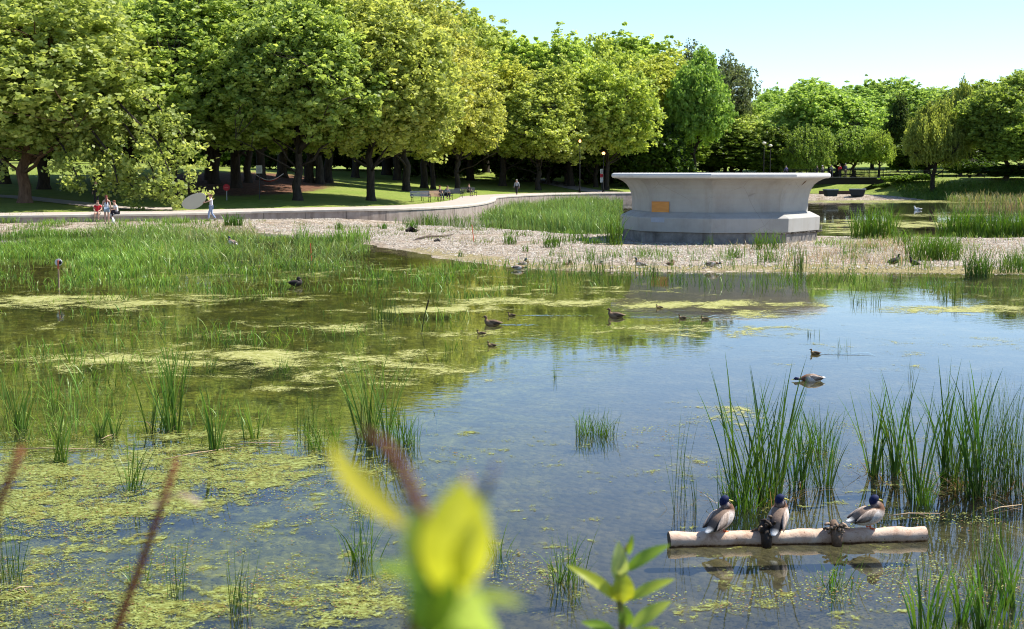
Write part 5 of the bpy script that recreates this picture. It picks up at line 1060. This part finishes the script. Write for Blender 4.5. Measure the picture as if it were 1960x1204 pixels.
p = at(113, 553, 0); rt = empty('marker_stake', (p.x, p.y, -.15), 0, 'slim wooden stake with a round white disc and orange tape, standing in the left shallows', 'marker'); MB().box((0, 0, .47), (.035, .03, .95)).build('stake', M['pale_wood'], rt); MB().tube([(0, .02, .92), (0, .045, .92)], .105, 20).build('disc', cmat((.78, .77, .77), 'disc'), rt); MB().tube([(.055, .0, .91), (.055, .018, .91)], .05, 12).build('dark_spot', cmat((.02, .02, .02), 'print'), rt); MB().box((0, 0, .86), (.045, .04, .24)).build('tape', cmat((.65, .16, .08), 'tape'), rt)
for x0, y0, x1, y1, lb in [(908, 465, 903, 430, 'thin orange stake leaning on the open gravel'), (596, 490, 594, 466, 'thin orange stake in the marsh grass')]:
    p = at(x0, y0, .05); q = atd(x1, y1, p.y); MB_ = MB(); MB_.tube([p - Vector((0, 0, .1)), q], .022, 6); tag(MB_.build('orange_stake', cmat((.60, .13, .05), 'stake')), lb, 'stake')
M['globe'] = plain('lamp_globe', (.78, .72, .58), .4, .03)
glow, gt, go = mat('lit_lamp'); e = N(gt, 'ShaderNodeEmission'); e.inputs[0].default_value = (1, .50, .16, 1); e.inputs[1].default_value = 2.6; gt.links.new(e.outputs[0], go.inputs[0])
def lamp(loc, h, label, lit=False, head=.42):
    rt = empty('street_lamp', loc, 0, label, 'lamp post'); mb = MB(); mb.tube([(0, 0, 0), (0, 0, .5), (0, 0, .55), (0, 0, h - .5)], [.15, .12, .07, .05], 10); mb.build('pole', M['black_metal'], rt, smooth=True)
    MB().tube([(0, 0, h - .5), (0, 0, h - .4), (0, 0, h - .36)], [.07, .12, .10], 10).build('collar', M['black_metal'], rt); mb = MB(); mb.tube([(0, 0, h - .36), (0, 0, h - .22), (0, 0, h - .08), (0, 0, h)], [head * .28, head * .5, head * .46, head * .12], 14); mb.build('globe', glow if lit else M['globe'], rt, smooth=True)
def at_h(px_, Y): p = Vector(((px_ - 980) * Y / FPX, Y, 0)); p.z = zpark(p.x, p.y); return p
def lamp_px(px_, Y, top, lb, lit=False, head=.42): p = at_h(px_, Y); lamp(p, HC + (330 - top) * Y / FPX - p.z, lb, lit, head)
lamp_px(1459, 182, 272, 'left and taller of the twin globe lamp posts behind the fountain', False, .55); lamp_px(1471, 190, 277, 'right and lower of the twin globe lamp posts behind the fountain', False, .55)
lamp_px(1154, 172, 291, 'lit lamp glowing orange just above the notice post', True); lamp_px(1109, 168, 268, 'lit lamp half hidden in leaves right of the crooked trunk', True, .3)
# ================================================================== FOOTBRIDGE AND FAR SIDE
YB = 186; sB = YB / FPX
def X_(px_, Y=YB): return (px_ - 980) * Y / FPX
zd = HC - (339 - 330) * sB
br = empty('footbridge', (X_(1600), YB, 0), label='dark flat footbridge with a railing crossing the channel right of the fountain', cat='bridge'); bl_ = X_(1688) - X_(1500)
ox = (X_(1688) + X_(1500)) / 2 - X_(1600)
mb = MB(); mb.box((ox, 1.6, zd - .55), (bl_, 3.0, .88)); mb.add([(ox + bl_ / 2, .1, zd - .11), (ox + bl_ / 2, 3.1, zd - .11), (ox + bl_ / 2 + 1.2, 3.1, zd - .11), (ox + bl_ / 2 + 1.2, .1, zd - .11)], [(0, 1, 2, 3)]); mb.build('beam', plain('bridge_beam', (.012, .011, .011), .8), br); MB().box((ox, 1.6, zd - .055), (bl_ + .5, 3.3, .10)).build('deck', plain('bridge_deck', (.10, .095, .09)), br)
def railing(x0, x1, y, z0, z1, parent, nm='railing', step=.16):
    mb = MB(); L = math.hypot(x1 - x0, 0); n = int(abs(x1 - x0) / step)
    for h_ in (.12, 1.08): mb.tube([(x0, y, z0 + h_), (x1, y, z1 + h_)], .03, 5)
    for i in range(n + 1):
        t = i / n; x = x0 + (x1 - x0) * t; z = z0 + (z1 - z0) * t; w_ = .04 if i % 12 == 0 else .018; mb.box((x, y, z + .55), (w_ * 2, w_ * 2, 1.1 if w_ > .02 else 1.0))
    return mb.build(nm, M['black_metal'], parent)
railing(ox - bl_ / 2, ox + bl_ / 2, .15, zd, zd, br, 'front_railing'); railing(ox - bl_ / 2, ox + bl_ / 2, 3.05, zd, zd, br, 'rear_railing')
for a, b, Y, lb in [(1330, 1500, 187, 'long low dark railing behind the fountain rim'), (1692, 1800, 188, 'dark park railing between the bridge and the lone willow'), (1800, 1880, 188, 'dark park railing right of the lone willow')]:
    x0, x1 = X_(a, Y), X_(b, Y); z0, z1 = zpark(x0, Y), zpark(x1, Y); f = empty('park_railing', (x0, Y, z0), 0, lb, 'railing'); railing(0, x1 - x0, 0, 0, z1 - z0, f, 'rails')
for px_, dy, fc, top, bot, hr, hat, lb, pose, h_ in [(1606, .6, 2.6, (.60, .02, .03), (.05, .05, .06), (.05, .03, .02), None, 'person in a bright red top on the bridge', 'stand', 1.7), (1617, .7, 3.4, (.05, .06, .10), (.20, .16, .13), (.3, .28, .26), None, 'tall person in a dark blue jacket, rightmost on the bridge', 'stand', 1.85), (1591, .9, 3.1, (.25, .27, .25), (.06, .07, .09), (.3, .28, .25), None, 'person in a grey top left of the one in red on the bridge', 'walk', 1.66),
        (1574, .9, 1.6, (.62, .55, .52), (.1, .1, .12), (.1, .08, .07), (.75, .75, .72), 'person in a white cap on the bridge above the end of the fountain rim', 'walk', 1.6), (1565, 1.3, 1.4, (.10, .09, .09), (.05, .05, .06), (.05, .04, .03), None, 'dark clothed person just left of the one in a white cap on the bridge', 'walk', 1.6), (1505, 1.2, 1.9, (.22, .18, .45), (.05, .05, .08), (.04, .03, .03), None, 'person in violet half hidden behind the fountain rim', 'walk', 1.6)]:
    person((X_(px_), YB + dy, zd), fc, pose, h_, top, bot, hr, lb, hat=hat, sleeves=2)
for px_, py_, w_, lb, rz in [(1590, 375, 1.6, 'dark concrete block with a pale right side on the far mud, beside the fountain', .2), (1641, 374, 2.0, 'dark capped block lying under the right end of the bridge', -.3)]:
    p = at(px_, py_, .5); rt = empty('concrete_block', (p.x, p.y, .45), rz, lb, 'block'); mb = MB(); mb.add([(-w_ * .38, -.5, 0), (w_ * .38, -.5, 0), (w_ * .38, .5, 0), (-w_ * .38, .5, 0), (-w_ * .5, -.55, .75), (w_ * .5, -.55, .75), (w_ * .5, .55, .75), (-w_ * .5, .55, .75)], [(3, 2, 1, 0), (0, 1, 5, 4), (1, 2, 6, 5), (2, 3, 7, 6), (3, 0, 4, 7), (4, 5, 6, 7)]); mb.build('base', plain('block_dark', (.025, .028, .03)), rt, bevel=.03); MB().box((0, 0, .82), (w_ * 1.02, 1.14, .13)).build('top_slab', plain('block_top', (.25, .27, .29)), rt, bevel=.02)
p = at(1615, 373, .5); tag(MB().box((p.x, p.y + 2, .75), (5.4, .35, .5)).build('timber_beam', plain('old_timber', (.07, .045, .03), .9, .4, 3), bevel=.02), 'long brown timber beam lying between the two concrete blocks', 'beam')
# red hammock in the litter, driftwood, stones
p = ground(515, 357); rt = empty('hammock', (p.x, p.y, p.z), .2, 'red hammock with a white edge slung low in the brown litter under the maples', 'hammock'); V = []; F = []
for i in range(13):
    t = i / 12; zz = 1.15 - .75 * math.sin(PI * t)
    for j in range(5): v = -1 + j / 2; V.append((-1.3 + 2.6 * t, v * .38 * math.sin(PI * t) ** .6, zz + .16 * v * v * math.sin(PI * t)))
F = [(i * 5 + j, (i + 1) * 5 + j, (i + 1) * 5 + j + 1, i * 5 + j + 1) for i in range(12) for j in range(4)]; MB().add(V, F).build('cloth', cmat((.42, .05, .03)), rt, smooth=True); mb = MB(); mb.tube([V[i * 5] for i in range(13)], .03, 6); mb.build('edge', cmat((.6, .6, .6)), rt)
def drift(pts, rad, c, lb, nm='driftwood'):
    P = []
    for x, y, h_ in pts: q = at(x, y, .1); P.append((q.x, q.y, zb(q.x, q.y) + h_))
    mb = MB(); mb.tube(P, rad, 7, c); tag(mb.build(nm, M['vcol'], smooth=True), lb, 'driftwood')
drift([(779, 445, .08), (786, 444, .16), (793, 445, .09), (800, 443, .05)], [.10, .16, .13, .04], (.03, .022, .018), 'short dark piece of driftwood on the gravel right of the little round tuft')
drift([(795, 460, .04), (815, 457, .10), (850, 455, .08), (868, 450, .05)], [.03, .06, .04, .02], (.09, .065, .05), 'long thin stick lying across the gravel')
drift([(832, 463, .06), (838, 462, .1), (842, 463, .05)], [.05, .08, .04], (.08, .07, .06), 'small grey stump at the end of the long thin stick')
# ================================================================== NEAR PLANTS (on the bank by the camera)
def leaf(parent, b, t, w_, c0, c1, curl=.12, fold=.25, face=(0, -1, .4), bend=0, ex=.8):
    b, t = Vector(b), Vector(t); d = t - b; L = d.length; x = d.normalized(); nrm = Vector(face); nrm = (nrm - x * nrm.dot(x)).normalized(); y = x.cross(nrm); n = 14; V = []; C = []
    for i in range(n + 1):
        s = i / n; wd = w_ * .5 * (math.sin(PI * min(1, s ** ex)) ** .75 if 0 < s < 1 else .02); c = b + x * L * s + nrm * (curl * L * math.sin(PI * s)) + y * bend * L * math.sin(PI * s)
        for j in (-1, -.5, 0, .5, 1): V.append(c + y * wd * j + nrm * abs(j) * wd * fold + nrm * .03 * wd * math.sin(i * 1.7 + j * 3)); k = .35 * s + (.25 if j == 0 else 0); C.append(tuple(c0[e] * (1 - k) + c1[e] * k for e in range(3)))
    F = [(i * 5 + j, (i + 1) * 5 + j, (i + 1) * 5 + j + 1, i * 5 + j + 1) for i in range(n) for j in range(4)]; MB().add(V, F, C).build('leaf', M['near_leaf'], parent, smooth=True)
YG, YG2 = (.50, .52, .035), (.58, .60, .10); GR, GR2 = (.20, .34, .03), (.34, .46, .08)
def stem(parent, pts, rad, c):
    MB().tube(pts, rad, 8, c).build('stem', M['vcol'], parent, smooth=True)
Y0 = .54; A = lambda x, y, dy=0: tuple(atd(x, y, Y0 + dy)); u = Y0 / FPX
pa = empty('broadleaf_sapling', (atd(790, 1204, Y0).x, Y0, zb(0, Y0)), 0, 'blurred sapling with big yellow leaves and a red brown stem, nearest to the camera', 'plant')
def rel(q, o): return tuple(Vector(q) - o.location)
AR = lambda x, y, dy=0: rel(A(x, y, dy), pa)
gz = (AR(790, 1204)[0] + .02, 0, 0)
stem(pa, [gz, AR(783, 1300), AR(790, 1180), AR(822, 1080, .01), AR(812, 1000, .01), AR(770, 900, .02), AR(735, 850, .02), AR(690, 822, .03)], [.004, .003, .0026, .0026, .0030, .0029, .0025, .0012], (.13, .045, .025))
stem(pa, [AR(812, 1100), AR(860, 1120), AR(905, 1180), AR(930, 1260)], [.002] * 4, (.25, .25, .05))
leaf(pa, AR(862, 1150), AR(882, 918, -.02), 138 * u, (.62, .62, .04), (.70, .72, .12), .08, .15, (0.1, -1, .5), 0, 1.15)
leaf(pa, AR(885, 1120, -.01), AR(922, 985, -.02), 60 * u, YG, (.62, .66, .2), .12, .35, (-.6, -1, .3), .03)
leaf(pa, AR(780, 1012), AR(628, 842, .03), 52 * u, (.66, .56, .04), (.72, .74, .14), .05, .2, (.4, -1, .3), -.07)
leaf(pa, AR(905, 1030, .02), AR(932, 932, .02), 46 * u, (.5, .58, .2), (.62, .70, .3), .1, .3, (-.3, -1, .3))
leaf(pa, AR(835, 1122), AR(700, 1088), 46 * u, GR, GR2, .12, .2, (0, -.5, 1))
leaf(pa, AR(868, 1170), AR(1008, 1160, -.02), 44 * u, GR2, YG, .15, .2, (0, -.5, 1))
leaf(pa, AR(800, 1080), AR(795, 975), 70 * u, (.30, .40, .07), GR2, .05, .3, (.4, -1, .2))
leaf(pa, AR(840, 1230), AR(790, 1060), 90 * u, (.12, .24, .03), GR, .1, .3, (.3, -1, .2))
leaf(pa, AR(860, 1250), AR(870, 1100, -.02), 90 * u, GR, GR2, .1, .3, (-.3, -1, .2))
leaf(pa, AR(930, 1260), AR(905, 1120, -.03), 110 * u, (.34, .48, .10), (.5, .6, .2), .1, .3, (-.2, -1, .4))
stem(pa, [AR(905, 990), AR(930, 935), AR(952, 884)], [.0009, .0016, .0009], (.12, .10, .16)); stem(pa, [AR(905, 990), AR(898, 935), AR(890, 905)], [.001, .0015, .001], (.35, .25, .25))
Y1 = 2.3; u1 = Y1 / FPX; pb = empty('willow_leaf_sapling', (atd(1195, 1204, Y1).x, Y1, zb(0, Y1)), 0, 'small bright green sapling with narrow leaves below the left end of the log', 'plant'); Bp = lambda x, y, dy=0: rel(tuple(atd(x, y, Y1 + dy)), pb)
stem(pb, [(0, 0, 0), Bp(1196, 1300), Bp(1190, 1180), Bp(1180, 1120), Bp(1192, 1060), Bp(1203, 1040)], [.008, .007, .006, .005, .004, .002], (.16, .15, .04))
for a, b, w_, c0, c1 in [((1186, 1115), (1184, 1036), 34, (.46, .54, .16), (.58, .64, .28)), ((1198, 1092), (1283, 1042), 26, GR, GR2), ((1192, 1155), (1083, 1080), 26, YG, GR2), ((1194, 1155), (1188, 1088), 44, YG, GR2), ((1203, 1148), (1292, 1108), 24, GR2, YG), ((1208, 1202), (1286, 1150), 30, GR2, YG2), ((1200, 1200), (1190, 1155), 30, GR, GR2), ((1178, 1212), (1112, 1190), 24, GR, GR2), ((1203, 1062), (1211, 1022), 12, GR, YG), ((1210, 1230), (1262, 1202), 30, GR2, YG)]:
    leaf(pb, Bp(*a), Bp(*b), w_ * u1, c0, c1, .10, .25, (0, -.8, .7))
for nm, pts, w_, Y2, lb in [('dry_stem', [(222, 1206), (270, 1080), (305, 980), (338, 880)], 17, 1.05, 'blurred reddish brown dry stem with a beige withered leaf, bottom left'), ('dry_stem', [(-12, 985), (15, 925), (42, 856)], 18, .9, 'blurred brown stem tip at the left edge')]:
    P = [atd(x, y, Y2) for x, y in pts]; d = (P[0] - P[1]); Pg = Vector((P[0].x - .05, Y2, zb(0, Y2))); rt = empty(nm, tuple(Pg), 0, lb, 'stem'); r0 = w_ * Y2 / FPX / 2; V = [Pg] + [P[0] + (Pg - P[0]) * .4 + Vector((-.02, 0, 0))] + P
    stem(rt, [tuple(q - rt.location) for q in V], [r0 * 1.3, r0 * 1.2] + [r0 * (1 - .12 * i) for i in range(len(P))], (.16, .045, .02))
    if w_ == 17:
        q = [tuple(atd(x, y, 1.06) - rt.location) for x, y in [(280, 968), (335, 945), (390, 970)]]; leaf(rt, q[1], q[0], 18 * Y2 / FPX, (.5, .38, .26), (.55, .45, .3), -.12, .3, (0, -.5, 1)); leaf(rt, q[1], q[2], 14 * Y2 / FPX, (.5, .38, .26), (.55, .45, .3), .12, .3, (0, -.5, 1))

def boughs(root, lines, label, key):
    g = np.random.default_rng(key); V_ = []; mb = MB(); inv = root.matrix_basis.inverted(); CC = []
    for pts_ in lines:
        P = [atd(x, y, Y) for x, y, Y in pts_]; mb.tube([inv @ p for p in P], [.09, .07, .05, .03, .015][:len(P)], 5)
        for a, b in zip(P[:-1], P[1:]):
            for q in range(11): CC.append(a.lerp(b, g.random()) + Vector((g.normal() * .8, g.normal() * .9, g.normal() * .5 - .15)))
    CC = np.array([tuple(c) for c in CC]); per = 38; n = len(CC) * per; ci = np.repeat(np.arange(len(CC)), per); P = CC[ci] + g.normal(size=(n, 3)) * np.array([.34, .34, .20])
    nr = g.normal(size=(n, 3)) * .7 + np.array([0, 0, .7]); nr /= np.linalg.norm(nr, axis=1)[:, None]; t = np.cross(nr, g.normal(size=(n, 3))); t /= np.linalg.norm(t, axis=1)[:, None]; b = np.cross(nr, t); L = .28 * g.uniform(.6, 1.3, n)[:, None]; W = L * .46
    V = np.stack([P - t * L * .5, P + b * W, P + t * L * .55, P - b * W], 1).reshape(-1, 3); Mi = np.array(inv); V = V @ Mi[:3, :3].T + Mi[:3, 3]
    k = g.random((len(CC), 1))[ci]; C = np.repeat(np.array([[.22, .29, .07]]) * (1 - k) + np.array([[.52, .59, .19]]) * k, 4, 0)
    o = link('low_bough', quads('low_bough', V, np.arange(n * 4).reshape(-1, 4), C), M['leaf'], root); o.color = (.95, .95, 1, 1); o['label'] = label
    mb.build('bough_wood', M['bark'], root)
bpy.context.view_layer.update()
t1 = [o for o in COL if o.get('label', '').startswith('broad maple with a sunlit')][0]; Yb = t1.location.y
boughs(t1, [[(60, 150, Yb), (150, 170, Yb - 2), (240, 240, Yb - 3), (290, 320, Yb - 4), (310, 380, Yb - 5)], [(60, 190, Yb), (130, 220, Yb - 2), (190, 280, Yb - 3), (230, 340, Yb - 4), (262, 372, Yb - 5)], [(60, 130, Yb), (200, 150, Yb - 1), (300, 200, Yb - 2), (350, 260, Yb - 3), (350, 320, Yb - 3)],
            [(55, 210, Yb), (90, 240, Yb - 3), (120, 280, Yb - 4), (140, 320, Yb - 5), (150, 345, Yb - 5)], [(45, 220, Yb), (25, 250, Yb - 2), (5, 280, Yb - 3), (-15, 320, Yb - 3)], [(60, 120, Yb), (220, 190, Yb - 2), (300, 270, Yb - 4), (325, 330, Yb - 5), (328, 390, Yb - 5)], [(60, 200, Yb), (160, 230, Yb - 3), (215, 300, Yb - 4), (225, 350, Yb - 5)], [(60, 170, Yb), (20, 200, Yb - 2), (-10, 240, Yb - 3), (-30, 280, Yb - 3)]], 'low leafy boughs reaching out over the path', 3)
